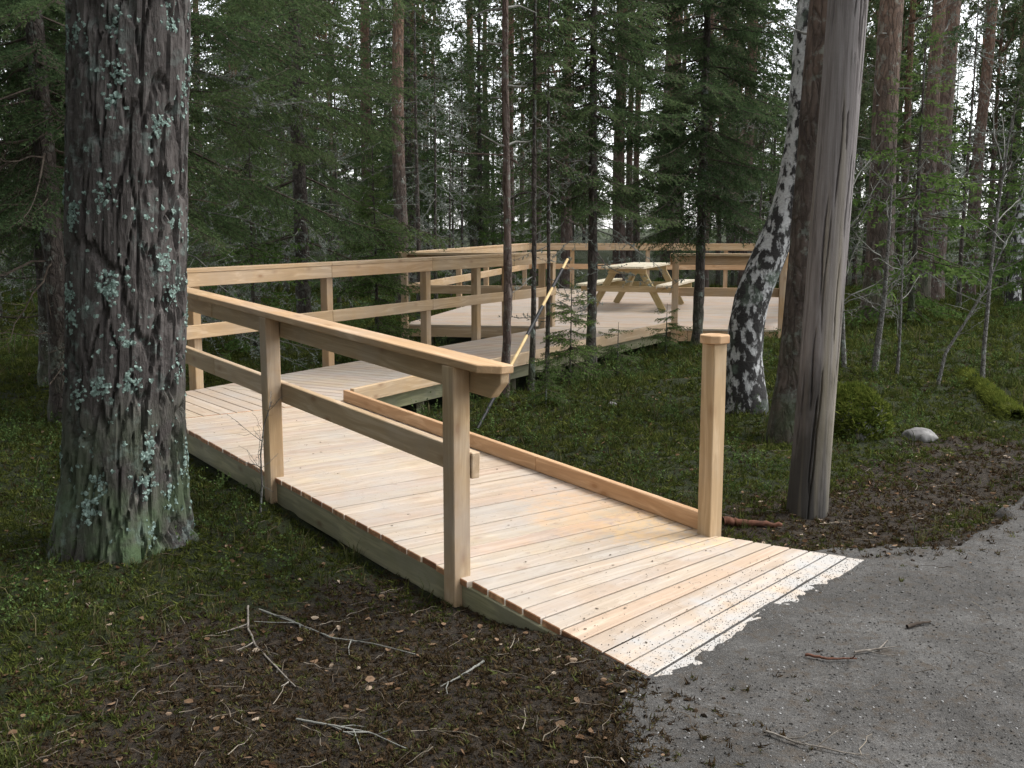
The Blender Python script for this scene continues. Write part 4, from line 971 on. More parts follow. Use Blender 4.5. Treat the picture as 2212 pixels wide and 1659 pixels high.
make_spruce('spruce_tree', 'bright green spruce with sweeping branches in front of the platform', 'tree', cl(1507, 13.5), 49, 10.0, 0.070, 1.8, 1.65, dead=(0.8, 1.8), dead_n=4, lean=(0.010, 0), gap=0.25, per=6, shape=0.5)
make_spruce('spruce_tree', 'dark spruce at the forest edge left of the old pine, many dead low branches', 'tree', cl(122, 9.2), 50, 11.5, 0.105, 2.4, 2.3, dead=(0.6, 3.4), dead_n=9, lean=(-0.006, 0), gap=0.3, twig='twig_brown', beard=False, mid=True)
make_spruce('spruce_tree', 'second dark spruce close behind the forest-edge spruce left of the old pine', 'tree', cl(100, 11.0), 51, 12, 0.10, 1.9, 2.3, dead=(0.4, 2.6), dead_n=8, twig='twig_brown', gap=0.3, mid=True)
make_spruce('spruce_tree', 'big spruce behind the landing whose long drooping branches hang over the walkway rail', 'tree', cl(318, 11.6), 52, 14, 0.15, 1.9, 3.3, dead=(0.5, 3.6), dead_n=7, gap=0.42, per=5, shape=0.5, dens=0.9, mid=True)
make_spruce('spruce_tree', 'spruce behind the middle of the walkway rail with full hanging branches', 'tree', cl(655, 15.5), 53, 13, 0.12, 1.6, 2.7, dead=(0.4, 3.6), dead_n=8, gap=0.42, per=5, shape=0.55, dens=0.85, mid=True)
make_spruce('young_spruce', 'pale green young spruce just behind the walkway rail', 'young spruce', cl(812, 13.6), 54, 2.75, 0.028, 0.12, 0.85, needle='needles_bright', dead=(0.1, 0.1), gap=0.17, per=6, shape=0.7, min_L=0.12)
make_pine('pine_tree', 'straight grey pine trunk rising behind the pale green young spruce', 'tree', cl(868, 22), 55, 18, 0.155, 8.5, 2.6, stubs=(1, 7), stub_n=2, low_dead=7, lean=(0.002, 0), nseg=16)
make_spruce('dead_spruce', 'thin dead grey spruce with bare lichened twigs beside the straight grey pine', 'dead tree', cl(905, 18.5), 56, 6.5, 0.05, 5.9, 0.7, dead=(0.5, 6.0), dead_n=7, gap=0.3)
make_pine('pine_tree', 'old pine with crooked twisting limbs behind the corner of the platform rail', 'tree', cl(1222, 27.5), 57, 14, 0.17, 5.0, 3.4, bark='red_bark', stubs=(1, 5), crooked=1.0, low_dead=15, limbs=26, tufts=60, nseg=18)
make_pine('pine_tree', 'orange-stemmed pine seen between the bright green spruce and the crooked birch', 'tree', cl(1606, 29), 58, 19, 0.185, 9, 3.0, bark='red_bark', stubs=(1, 8), low_dead=6, nseg=16)
make_pine('pine_tree', 'orange-stemmed pine behind the picnic table', 'tree', cl(1336, 30), 59, 19, 0.17, 8, 3.0, bark='red_bark', stubs=(1, 8), low_dead=6, nseg=16)
make_pine('pine_tree', 'slim pinkish pine seen just right of the old lichened pine', 'tree', cl(447, 27), 60, 17, 0.11, 9, 2.4, bark='red_bark', stubs=(1, 8), low_dead=5, nseg=14)
# thin grey saplings on the bank
def sapling(name, label, foot, pts, r, seed):
    q_ = on_ground(*foot); Y_ = q_[1]; P = []
    for px, py in pts: e = at_y(px, py, Y_); P.append((e[0] - q_[0], 0, e[2] - q_[2]))
    P = [(0, 0, -0.08)] + P; P = np.array(P); zz = np.linspace(-0.08, P[-1,2], 24)
    PP = np.stack([np.interp(zz, P[:,2], P[:,0]), 0.03*np.sin(zz*2 + seed), zz], 1)
    root = thing(name, label, 'sapling', tuple(q_)); link('stem', trunk_mesh('stem', PP, r, M['sap_bark'], 8, 0.1, 0.05, seed, 0.3), root)
    rng = np.random.default_rng(seed); mb = MB()
    for _ in range(13):
        z_ = rng.uniform(0.25, 0.99)*P[-1,2]; L_ = rng.uniform(0.25, 0.9)*min(1, P[-1,2]/2); key = min(DEADB, key=lambda v: abs(v - L_)); wv, _b = DEADB[key][rng.integers(3)]
        put(mb, wv, rotz(rng.uniform(0, 6.28)) @ roty(math.radians(rng.uniform(-65, -10))) @ rotx(rng.uniform(0, 6.28)), on_line(PP, z_), L_/key)
    tag(link('twigs', mb.mesh('twigs', M['twig']), root), kind='stuff'); return root
M['sap_bark'] = bark_mat('sapling_bark', (0.10, 0.09, 0.08), (0.19, 0.18, 0.165), (0.30, 0.295, 0.28), 0.6, vs=(30, 30, 20))
sapling('bare_sapling', 'lichen-grey sapling just right of the weathered pole', (1826, 795), [(1822, 690), (1818, 560), (1822, 470), (1835, 330)], 0.027, 1)
sapling('bare_sapling', 'straight grey sapling in front of the tall stubbed pine', (1890, 803), [(1900, 720), (1910, 640), (1914, 560), (1925, 400)], 0.036, 2)
sapling('bare_sapling', 'slender grey sapling between the stubbed pine and the paired trunks', (1938, 810), [(1942, 740), (1945, 640), (1950, 520)], 0.018, 3)
sapling('bare_sapling', 'bent sapling leaning far over to the right on the bank', (2021, 828), [(2040, 760), (2080, 700), (2130, 620), (2175, 520)], 0.020, 4)
sapling('bare_sapling', 'upright pale sapling standing over a mossy log', (2118, 825), [(2125, 740), (2135, 660), (2148, 540), (2165, 400), (2185, 250)], 0.026, 5)
sapling('bare_sapling', 'tiny leafless birch sprig growing against the side of the ramp', (560, 1108), [(566, 1050), (562, 985), (568, 920), (585, 868)], 0.007, 6)

# young spruces between ramp and walkway
yk = dict(needle='needles_bright', dead=(0.1, 0.1), gap=0.11, per=6, shape=0.7, min_L=0.12)
make_spruce('young_spruce', 'waist-high young spruce beside the thinnest grey spruce stem', 'young spruce', cl(1232, 10.7), 61, 1.15, 0.014, 0.08, 0.62, **yk)
make_spruce('young_spruce', 'knee-high young spruce under the dark slim spruce', 'young spruce', cl(1335, 11.3), 62, 0.62, 0.012, 0.06, 0.50, **yk)
make_spruce('young_spruce', 'low bushy young spruce beneath the front edge of the platform', 'young spruce', cl(1440, 12.6), 63, 0.62, 0.012, 0.05, 0.50, **yk)
make_spruce('young_spruce', 'small young spruce in the moss midway between ramp kerb and walkway', 'young spruce', cl(1180, 9.3), 64, 0.55, 0.010, 0.05, 0.36, **yk)

# ------------------------------------------------------------------ the forest behind
rngF = np.random.default_rng(77)
HOME = (0, 60, 0)
SPL = 'dense spruce standing in the deep forest behind the boardwalk'; SPG = 'spruces of the forest behind'
PPL = 'tall bare-stemmed pine standing in the deep forest behind the boardwalk'; PPG = 'pines of the forest behind'
UNL = 'bushy young spruce in the forest undergrowth behind the boardwalk'; UNG = 'young spruces of the undergrowth'
kw = dict(coarse=True, group=SPG, gap=0.34, per=6)
spr = [make_spruce('forest_spruce', SPL, 'tree', (0, 0, 0), 101, 15, 0.14, 1.6, 2.5, dead=(0.5, 3), dead_n=6, **kw),
       make_spruce('forest_spruce', SPL, 'tree', (0, 0, 0), 102, 12, 0.11, 1.0, 2.2, dead=(0.4, 2), dead_n=5, **kw),
       make_spruce('forest_spruce', SPL, 'tree', (0, 0, 0), 103, 17, 0.16, 2.6, 2.7, dead=(0.5, 4.5), dead_n=7, **kw)]
pin = [make_pine('forest_pine', PPL, 'tree', (0, 0, 0), 111, 18, 0.17, 9, 3.0, group=PPG, bark='red_bark', low_dead=9, limbs=24, tufts=70, nseg=12),
       make_pine('forest_pine', PPL, 'tree', (0, 0, 0), 112, 16, 0.14, 7, 2.7, group=PPG, bark='pine_bark', low_dead=11, limbs=24, tufts=70, nseg=12),
       make_pine('forest_pine', PPL, 'tree', (0, 0, 0), 113, 20, 0.19, 10, 3.2, group=PPG, bark='red_bark', low_dead=8, limbs=26, tufts=70, lean=(0.02, 0.01), nseg=12)]
und = [make_spruce('undergrowth_spruce', UNL, 'young spruce', (0, 0, 0), 121, 3.2, 0.035, 0.15, 1.15, coarse=True, group=UNG, gap=0.24, per=6, dead=(0.1, 0.1), min_L=0.2, needle='needles_bright'),
       make_spruce('undergrowth_spruce', UNL, 'young spruce', (0, 0, 0), 122, 2.0, 0.025, 0.10, 0.85, coarse=True, group=UNG, gap=0.2, per=6, dead=(0.1, 0.1), min_L=0.2)]
placed = [(cl(p, y)[0], y) for p, y in ((122, 9.2), (100, 11), (318, 11.6), (655, 15.5), (868, 22), (905, 18.5), (1222, 27.5), (1606, 29), (1336, 30), (447, 27), (1892, 16.1), (2012, 19.9), (1988, 19.4), (2188, 18.8))]
def free(x, y, d, clear=1.0):
    if d_poly(np.array([x]), np.array([y]), PLAT_POLY)[0] < clear or d_poly(np.array([x]), np.array([y]), RAMP_POLY)[0] < clear: return False
    if d_poly(np.array([x]), np.array([y]), PATH_POLY)[0] < 1.2: return False
    return all((x - a)**2 + (y - b_)**2 > d*d for a, b_ in placed)
LOOK = {('spruce', 0): 'dense spruce', ('spruce', 1): 'small full-skirted spruce', ('spruce', 2): 'tall spruce, bare below,', ('pine', 0): 'reddish bare-stemmed pine', ('pine', 1): 'brown bare-stemmed pine', ('pine', 2): 'tall leaning reddish pine', ('young_pine', 0): 'bushy young pine', ('young_pine', 1): 'taller young pine', ('dead', 0): 'slim dead grey spruce', ('dead', 1): 'short twiggy dead spruce', ('young spruce', 0): 'pale bushy young spruce', ('young spruce', 1): 'low dark young spruce'}
def plant(protos, n, yr, dmin, smin, smax, spread, used_first, accept=None, clear=1.0):
    k = 0; tries = 0
    while k < n and tries < 6000:
        tries += 1; y = rngF.uniform(*yr); x = rngF.uniform(-1, 1)*(y*spread + 3)
        if not free(x, y, dmin, clear) or (accept and not accept(x, y)): continue
        i = rngF.integers(len(protos)); o = protos[i]
        if id(o) in used_first: o = copy_tree(o)
        else: used_first.add(id(o))
        pxc = px_of(x, y); lk = LOOK[('young spruce' if o['category'] == 'young spruce' else 'dead' if 'dead' in o.name else 'young_pine' if 'young_pine' in o.name else 'spruce' if 'spruce' in o.name else 'pine', i)]
        zone = 'behind the old lichened pine' if pxc < 400 else 'behind the walkway rail' if pxc < 870 else 'behind the platform' if pxc < 1710 else 'beyond the mossy bank'
        far_ = 'at the near edge of the forest' if y < 26 else 'well inside the forest' if y < 45 else 'far back in the forest'
        o['label'] = lk + ' ' + far_ + ' ' + zone
        sc = rngF.uniform(smin, smax); o.location = (x, y, gz(x, y) - 0.05); o.scale = (sc, sc, sc); o.rotation_euler = (0, 0, rngF.uniform(0, 6.28)); placed.append((x, y)); k += 1
YPL = 'x'; DSL = 'x'
ypn = [make_pine('young_pine', YPL, 'tree', (0, 0, 0), 131, 9, 0.075, 1.8, 1.7, group='young pines of the forest behind', bark='red_bark', limbs=34, tufts=46, nseg=10, stubs=(0.5, 2)),
       make_pine('young_pine', YPL, 'tree', (0, 0, 0), 132, 11, 0.09, 3.0, 2.0, group='young pines of the forest behind', bark='pine_bark', limbs=34, tufts=50, nseg=10, low_dead=8, stubs=(0.5, 2))]
dsp = [make_spruce('dead_spruce', DSL, 'dead tree', (0, 0, 0), 141, 7, 0.05, 6.2, 0.9, coarse=True, dead=(0.4, 6.5), dead_n=9, group='dead spruces of the forest behind', gap=0.3),
       make_spruce('dead_spruce', DSL, 'dead tree', (0, 0, 0), 142, 5, 0.04, 4.4, 1.2, coarse=True, dead=(0.3, 4.6), dead_n=12, group='dead spruces of the forest behind', gap=0.3)]
uf = set()
def px_of(x, y): return CX + F_PX*x/y
left_side = lambda x, y: px_of(x, y) < 1850 or y > 34
plant(spr, 12, (18, 32), 2.2, 0.75, 1.0, 0.60, uf, left_side, 2.5)
plant(pin, 20, (19, 34), 1.6, 0.85, 1.1, 0.62, uf, None, 2.0)
plant(und, 60, (14, 34), 0.9, 0.7, 1.4, 0.62, uf, None, 1.5)
plant(spr, 34, (32, 62), 2.2, 0.7, 1.0, 0.62, uf)
plant(pin, 54, (32, 66), 1.6, 0.85, 1.15, 0.62, uf)
plant(und, 60, (34, 62), 1.2, 1.2, 2.4, 0.62, uf)
plant(spr, 40, (62, 95), 2.2, 0.7, 1.0, 0.62, uf)
plant(ypn, 34, (24, 60), 1.6, 0.8, 1.25, 0.6, uf, None, 2.0)
plant(ypn, 12, (22, 42), 1.6, 0.9, 1.3, 0.6, uf, lambda x, y: px_of(x, y) > 1760, 2.0)
plant(dsp, 26, (15, 34), 1.1, 0.8, 1.2, 0.55, uf, None, 1.5)
# unseen trees added behind the viewpoint to block sky light from that side
for i_, (x_, y_) in enumerate([(-5.5, 2.5), (-7.5, 4.5), (-6.2, -0.5), (-4.6, -2.6), (-8.5, 1.0), (-9.5, 6.5), (-2.4, -4.2), (0.2, -5.4), (2.6, -4.8), (5.0, -6.0), (-6.8, -4.0), (-3.8, -6.6), (-0.8, -8), (3.6, -8.5), (-10.5, 3.2), (-10, -1.5), (7.5, -4.2), (9.5, -7), (-4.3, 1.0), (-3.2, -1.2), (-5.2, 4.6), (-7.0, 7.0), (-1.6, -2.8)]):
    o = copy_tree((spr + pin)[(i_*2) % 5 if i_ % 3 else 1]); sc = 1.05 + 0.3*((i_*37) % 10)/10; o.location = (x_, y_, gz(x_, y_) - 0.05); o.scale = (sc, sc, sc); o.rotation_euler = (0, 0, i_*1.7)
    o['label'] = 'unseen forest tree added behind the viewpoint to shade the near side of the ramp'; o['group'] = 'shade trees added behind the viewpoint'

# ------------------------------------------------------------------ long tool leaning on the thin stems
def tool():
    a = on_ground(1031, 935); b_ = at_y(1226, 560, 10.35); a = a + np.array([0, 0, 0.01])
    root = thing('long_handled_tool', 'long pale wooden shaft with black taped bands leaning against thin spruce stems', 'tool', tuple(a))
    d = (b_ - a); m_w = flat_mat('pale_shaft', (0.42, 0.29, 0.13), (0.60, 0.44, 0.22), 12, 0.6, 0.1, (1, 1, 0.2)); m_b = flat_mat('black_tape', (0.006, 0.006, 0.006), (0.016, 0.016, 0.016), 30, 0.55, 0.2)
    def seg(n_, f0, f1, r0, r1, mt):
        f = np.linspace(f0, f1, 6); V, F = tube(d*f[:,None], np.linspace(r0, r1, 6), 12); link(n_, npmesh(n_, V, F, None, True, mt), root)
    seg('shaft', 0.29, 1.0, 0.0145, 0.013, m_w)
    seg('black_band', 0.30*0 + 0.0, 0.30, 0.013, 0.0165, m_b); seg('black_band', 0.50, 0.68, 0.0165, 0.0165, m_b); seg('black_band', 0.80, 0.93, 0.0165, 0.0165, m_b)
tool()

# ------------------------------------------------------------------ rocks
def blob(name, label, cat, q, size, mat, seed, moss=None, rough=0.25):
    bm = bmesh.new(); bmesh.ops.create_icosphere(bm, subdivisions=4, radius=1.0); V = np.array([v.co for v in bm.verts]); F = np.array([[v.index for v in f.verts] for f in bm.faces]); bm.free()
    V = V*(1 + rough*fbm(V*1.6 + seed, seed, 4)[:,None]); V[:,2] = np.where(V[:,2] < -0.3, -0.3, V[:,2]); V = V*np.array(size)
    root = thing(name, label, cat, tuple(q)); link('rock', npmesh('rock', V, F, None, True, mat), root)
    return root, V, F
M['stone'] = flat_mat('grey_stone', (0.09, 0.086, 0.083), (0.22, 0.213, 0.205), 9, 0.85, 0.6)
M['moss'] = leaf_mat('moss', [(0.0, (0.022, 0.030, 0.008)), (0.5, (0.046, 0.060, 0.015)), (1.0, (0.115, 0.128, 0.034))], 0.25, 0.8, 2.5)
M['cushion'] = leaf_mat('cushion_moss', [(0.0, (0.03, 0.045, 0.009)), (0.5, (0.065, 0.09, 0.017)), (1.0, (0.16, 0.18, 0.038))], 0.3, 0.8, 2.5)
qb = on_ground(1852, 945)
root, bv, bf = blob('mossy_boulder', 'rounded boulder wrapped in bright green moss behind the weathered pole', 'boulder', (qb[0], qb[1] + 0.2, qb[2] - 0.02), (0.30, 0.30, 0.40), M['stone'], 3)
def moss_proto(rg, n=9, l=0.035, w=0.0095, spread=0.9):
    D = rg.normal(size=(n, 3))*np.array([spread, spread, 0.4]) + np.array([0, 0, 0.75]); P = rg.normal(0, 0.012, (n, 3))*np.array([1, 1, 0.2]); V, F = needle_tris(P, D, l, w, rg); return V, F, np.repeat(rg.uniform(0.25, 0.75, n), 3)
rngG = np.random.default_rng(9)
MOSS = [moss_proto(rngG) for _ in range(5)]
mb = MB(); up_f = np.where((bv[bf].mean(1)[:,2] > -0.02))[0]; ix = rngG.choice(up_f, 2600); w3 = rngG.dirichlet((1, 1, 1), 2600); pos = (bv[bf[ix]]*w3[:,:,None]).sum(1)
pos = pos[fbm(pos*5, 4, 3) > -0.18]
scatter(mb, MOSS, pos, rngG.uniform(0, 6.28, len(pos)), rngG.uniform(0.8, 1.6, len(pos)), rngG.uniform(-0.8, 0.8, len(pos)), rngG, rngG.uniform(-0.2, 0.35, len(pos)))
tag(link('moss', mb.mesh('moss', M['cushion']), root), kind='stuff')
qs = on_ground(1985, 948); blob('stone', 'flat pale grey stone at the edge of the leaf litter', 'stone', (qs[0], qs[1], qs[2]), (0.13, 0.10, 0.075), M['stone'], 7)
qs = on_ground(1322, 872); blob('stone', 'small pale stone lying in the moss beside the ramp', 'stone', (qs[0], qs[1], qs[2]), (0.045, 0.035, 0.03), M['stone'], 8)
# mossy log on the bank
la, lb_ = on_ground(2085, 800), on_ground(2195, 905)
lg = thing('mossy_log', 'low fallen log overgrown with yellow-green moss on the bank', 'log', tuple(la))
dv = lb_ - la; f = np.linspace(0, 1, 14); Vl, Fl = tube(dv*f[:,None] + np.array([0, 0, -0.005]), 0.085*(1 + 0.15*np.sin(f*9)), 12); link('trunk', npmesh('trunk', Vl, Fl, None, True, M['spruce_bark']), lg)
mb = MB(); n = 1500; ff = rngG.random(n); aa = rngG.uniform(-0.3, 3.4, n); sd = unit(np.cross(dv, [0, 0, 1.0])); pos = dv*ff[:,None] + np.array([0, 0, -0.005]) + 0.085*(np.cos(aa)[:,None]*sd + np.sin(aa)[:,None]*np.array([0, 0, 1.0]))
scatter(mb, MOSS, pos, rngG.uniform(0, 6.28, n), rngG.uniform(0.8, 1.5, n), rngG.uniform(-0.7, 0.7, n), rngG, rngG.uniform(0.0, 0.5, n)); tag(link('moss', mb.mesh('moss', M['cushion']), lg), kind='stuff')

# ------------------------------------------------------------------ ground cover
def blade_proto(rg, n, l0, l1, w, bend, spread=0.02):
    V, F = [], []
    for i in range(n):
        a = rg.uniform(0, 6.28); l = rg.uniform(l0, l1); lean = rg.uniform(0.15, bend); p = np.array([rg.normal(0, spread), rg.normal(0, spread), 0]); o = np.array([math.cos(a), math.sin(a), 0]); s_ = np.array([-o[1], o[0], 0])*w/2
        m_ = p + o*l*0.25*lean + np.array([0, 0, l*0.55]); t_ = p + o*l*0.85*lean + np.array([0, 0, l*(1 - 0.35*lean)]); b0 = len(V)
        V += [p - s_, p + s_, m_ + s_*0.8, m_ - s_*0.8, t_]; F += [(b0, b0+1, b0+2), (b0, b0+2, b0+3), (b0+3, b0+2, b0+4)]
    return np.array(V), np.array(F), np.repeat(rg.uniform(0.2, 0.8, n), 5)
def sprig_proto(rg, stems=4, h=0.17, leaves=7, ls=0.016):
    V, F, va = [], [], []
    for i in range(stems):
        a = rg.uniform(0, 6.28); o = np.array([math.cos(a), math.sin(a), 0])*rg.uniform(0.2, 0.7); hh = h*rg.uniform(0.6, 1.1); pts = np.array([o*hh*u_**1.4 + np.array([0, 0, hh*u_*(1 - 0.15*u_)]) + rg.normal(0, 0.006, 3) for u_ in np.linspace(0, 1, 4)])
        for j in range(3):
            b0 = len(V); d_ = unit(np.cross(pts[j+1] - pts[j], rg.normal(size=3)))*0.0012; V += [pts[j] - d_, pts[j] + d_, pts[j+1]]; F.append((b0, b0+1, b0+2)); va += [0.12]*3
        for j in range(leaves):
            u_ = rg.uniform(0.35, 1.0)*3; k_ = min(2, int(u_)); p = pts[k_] + (pts[k_+1] - pts[k_])*(u_ - k_); d_ = unit(rg.normal(size=3) + np.array([0, 0, 0.3])); s_ = unit(np.cross(d_, rg.normal(size=3))); l = ls*rg.uniform(0.7, 1.3); b0 = len(V)
            V += [p, p + d_*l*0.5 + s_*l*0.32, p + d_*l, p + d_*l*0.5 - s_*l*0.32]; F += [(b0, b0+1, b0+2), (b0, b0+2, b0+3)]; va += [rg.uniform(0.35, 0.85)]*4
    return np.array(V), np.array(F), np.array(va)
def leaf_proto(rg, s_=1.0):
    w = rg.uniform(0.5, 0.8); c = rg.uniform(-0.35, 0.35); V = np.array([[-.5, 0, .06], [-.2, -w/2, c*.5], [.25, -w/2.4, c*.4], [.55, 0, .02], [.25, w/2.4, c*.5], [-.2, w/2, c*.35]])*s_; V[:,2] += 0.2*s_*0.3
    return V, np.array([(0, 1, 2), (0, 2, 3), (0, 3, 4), (0, 4, 5)]), np.full(6, rg.uniform(0.2, 0.8))
def clod_proto(rg):
    bm = bmesh.new(); bmesh.ops.create_icosphere(bm, subdivisions=1, radius=1.0); V = np.array([v.co for v in bm.verts]); F = np.array([[v.index for v in f_.verts] for f_ in bm.faces]); bm.free()
    V = V*(1 + 0.35*rg.normal(size=(len(V), 1)).clip(-1.2, 1.2))*np.array([1, 0.9, 0.6]); return V, F, np.full(len(V), rg.uniform(0.2, 0.8))
def stone_proto(rg):
    V = np.array([[1, 0, 0], [-1, 0, 0], [0, 1, 0], [0, -1, 0], [0, 0, 1], [0, 0, -1]], float)*rg.uniform(0.6, 1.1, (6, 1))*np.array([1, 0.85, 0.6]); R_ = rotz(rg.uniform(0, 6)) @ rotx(rg.uniform(0, 1))
    return V @ R_.T, np.array([(0, 2, 4), (2, 1, 4), (1, 3, 4), (3, 0, 4), (2, 0, 5), (1, 2, 5), (3, 1, 5), (0, 3, 5)]), np.full(6, rg.uniform(0.1, 0.9))
def twiglet_proto(rg, l=0.16):
    n = 5; pts = np.cumsum(np.vstack([[0, 0, 0.006], np.stack([np.full(n, l/n), rg.normal(0, 0.10*l/n*2, n), rg.normal(0, 0.08*l/n*2, n)], 1)]), 0); pts[:,2] = np.abs(pts[:,2]) + 0.004
    V, F = tube(pts, np.linspace(0.0020, 0.0008, n+1), 3); return V, F, np.full(len(V), rg.uniform(0.1, 0.9))
GRASS = [blade_proto(rngG, 9, 0.05, 0.14, 0.0042, 1.0) for _ in range(5)]
SPRIG = [sprig_proto(rngG) for _ in range(6)]
LEAF = [leaf_proto(rngG) for _ in range(6)]; CLOD = [clod_proto(rngG) for _ in range(6)]; STONE = [stone_proto(rngG) for _ in range(6)]; TWIG = [twiglet_proto(rngG) for _ in range(8)]
def sample(n, ymin=2.6, ymax=34, power=1.75, spread=0.62):
    """random ground points, thinning out with distance"""
    u_ = rngG.random(n); e = 2 - power; y = (ymin**e + u_*(ymax**e - ymin**e))**(1/e); x = rngG.uniform(-1, 1, n)*(y*spread + 0.5)
    return x, y
TIP_POLY = [tuple(R3(*q_)[:2]) for q_ in ((-1.32, 0), (-1.28, 0.5), (-0.9, 1.85), (-0.3, 1.5), (0, 0))]
def masks(x, y):
    dd = np.minimum(np.minimum(d_poly(x, y, RAMP_POLY), d_poly(x, y, TIP_POLY)), d_poly(x, y, PLAT_POLY)); pdm = path_d(x, y); n1 = fbm(p2(x, y, 1.7), 31, 3)
    dirtm = d_poly(x, y, DIRT_POLY) + 0.35*fbm(p2(x, y, 2.0), 8, 3); litm = d_poly(x, y, LITTER_POLY) + 0.3*fbm(p2(x, y, 2.0), 18, 3)
    return dd, pdm, dirtm, litm, n1
def cover(name, label, cat, protos, mat, n, ok, smin, smax, dist_grow=0.06, ymin=2.6, ymax=34, power=1.75, tilt=0.3, lift=0.0, vr=(-0.25, 0.3), on_path=False, flat_rot=False):
    x, y = sample(n, ymin, ymax, power); mk = masks(x, y); keep_ = ok(x, y, *mk); x, y = x[keep_], y[keep_]
    z = np.maximum(ground_z(x, y), np.where(mk[1][keep_] < 0.0, path_z(x, y), -9))
    pos = np.stack([x, y, z + lift], 1); sc = rngG.uniform(smin, smax, len(x))*(1 + dist_grow*np.clip(y - 5, 0, 30)); mb_ = MB()
    scatter(mb_, protos, pos, rngG.uniform(0, 6.28, len(x)), sc, rngG.normal(0, tilt, len(x)), rngG, rngG.uniform(*vr, len(x)))
    o = link(name, mb_.mesh(name, mat)); tag(o, label, cat, kind='stuff'); return o
M['grass'] = leaf_mat('grass', [(0.0, (0.030, 0.030, 0.014)), (0.4, (0.038, 0.050, 0.016)), (0.75, (0.066, 0.080, 0.028)), (1.0, (0.15, 0.125, 0.07))], 0.3, 0.7, 1.5)
M['bilberry'] = leaf_mat('bilberry', [(0.0, (0.05, 0.055, 0.03)), (0.15, (0.035, 0.05, 0.018)), (0.6, (0.06, 0.10, 0.03)), (1.0, (0.12, 0.17, 0.06))], 0.3, 0.55, 2)
M['leaf'] = leaf_mat('fallen_leaves', [(0.0, (0.05, 0.028, 0.016)), (0.4, (0.11, 0.066, 0.038)), (0.75, (0.21, 0.14, 0.09)), (1.0, (0.36, 0.29, 0.22))], 0.15, 0.8, 5)
M['peat'] = leaf_mat('peat', [(0.0, (0.010, 0.008, 0.006)), (0.5, (0.028, 0.020, 0.014)), (1.0, (0.06, 0.042, 0.028))], 0.0, 0.95, 6)
M['pebble'] = leaf_mat('pebbles', [(0.0, (0.04, 0.038, 0.035)), (0.5, (0.095, 0.092, 0.088)), (0.85, (0.17, 0.167, 0.162)), (1.0, (0.32, 0.315, 0.31))], 0.0, 0.9, 6)
M['twiglet'] = leaf_mat('twiglets', [(0.0, (0.03, 0.022, 0.016)), (0.5, (0.08, 0.062, 0.045)), (1.0, (0.22, 0.19, 0.15))], 0.0, 0.9, 5)
veg = lambda dd, pdm: (dd > 0.03) & (pdm > 0.10)
cover('moss_carpet', 'deep green moss carpeting the forest floor', 'moss', MOSS, M['moss'], 86000, lambda x, y, dd, pdm, dm, lm, n1: veg(dd, pdm) & (dm > rngG.uniform(-0.15, 0.5, len(x))) & (lm > rngG.uniform(-0.3, 0.3, len(x))) & (n1 > -0.6), 0.45, 1.0, 0.19, tilt=0.5, power=1.97, ymax=30)
cover('grass', 'thin grass blades among the moss', 'grass', GRASS, M['grass'], 10000, lambda x, y, dd, pdm, dm, lm, n1: veg(dd, pdm) & (dm > rngG.uniform(-0.1, 0.6, len(x))) & (lm > rngG.uniform(-0.25, 0.4, len(x))) & (fbm(p2(x, y, 1.1), 33, 3) > rngG.uniform(-0.5, 0.3, len(x))), 0.6, 1.25, 0.045, tilt=0.25)
cover('bilberry_shrubs', 'low bilberry sprigs among the moss', 'shrubs', SPRIG, M['bilberry'], 7500, lambda x, y, dd, pdm, dm, lm, n1: veg(dd, pdm) & (dd > 0.12) & (dm > rngG.uniform(0.0, 0.6, len(x))) & (lm > rngG.uniform(-0.1, 0.5, len(x))) & (fbm(p2(x, y, 0.9), 35, 3) > rngG.uniform(-0.4, 0.3, len(x))), 0.6, 1.15, 0.05, ymax=24)
cover('fallen_leaves', 'dry tan leaves scattered over the ground', 'leaf litter', LEAF, M['leaf'], 14000, lambda x, y, dd, pdm, dm, lm, n1: (dd > 0.04) & (pdm > -0.02) & ((lm < rngG.uniform(-0.2, 0.4, len(x))) | (rngG.random(len(x)) < 0.22)), 0.010, 0.036, 0.03, tilt=0.7, lift=0.006, vr=(-0.5, 0.4))
cover('peat_crumbs', 'dark crumbs of dug peat and litter beside the ramp', 'soil', CLOD, M['peat'], 20000, lambda x, y, dd, pdm, dm, lm, n1: (dd > -0.01) & (pdm > rngG.exponential(0.11, len(x))*-1.0) & ((dm < rngG.uniform(-0.1, 0.35, len(x))) | (lm < rngG.uniform(-0.1, 0.2, len(x)))), 0.003, 0.013, 0.0, ymax=10, lift=0.001)
cover('loose_gravel', 'small loose stones on the gravel path', 'gravel', STONE, M['pebble'], 48000, lambda x, y, dd, pdm, dm, lm, n1: (pdm < rngG.exponential(0.10, len(x))) & (dd > 0.0), 0.0018, 0.0078, 0.0, ymax=9, power=1.6, lift=0.001, on_path=True)
cover('twig_litter', 'thin dry twigs scattered over the ground', 'twigs', TWIG, M['twiglet'], 5200, lambda x, y, dd, pdm, dm, lm, n1: (dd > 0.06) & ((pdm > 0.0) | (rngG.random(len(x)) < 0.12)) & ((dm < 0.5) | (lm < 0.3) | (rngG.random(len(x)) < 0.5)), 0.2, 0.95, 0.02, ymax=14, tilt=0.12, lift=0.004)

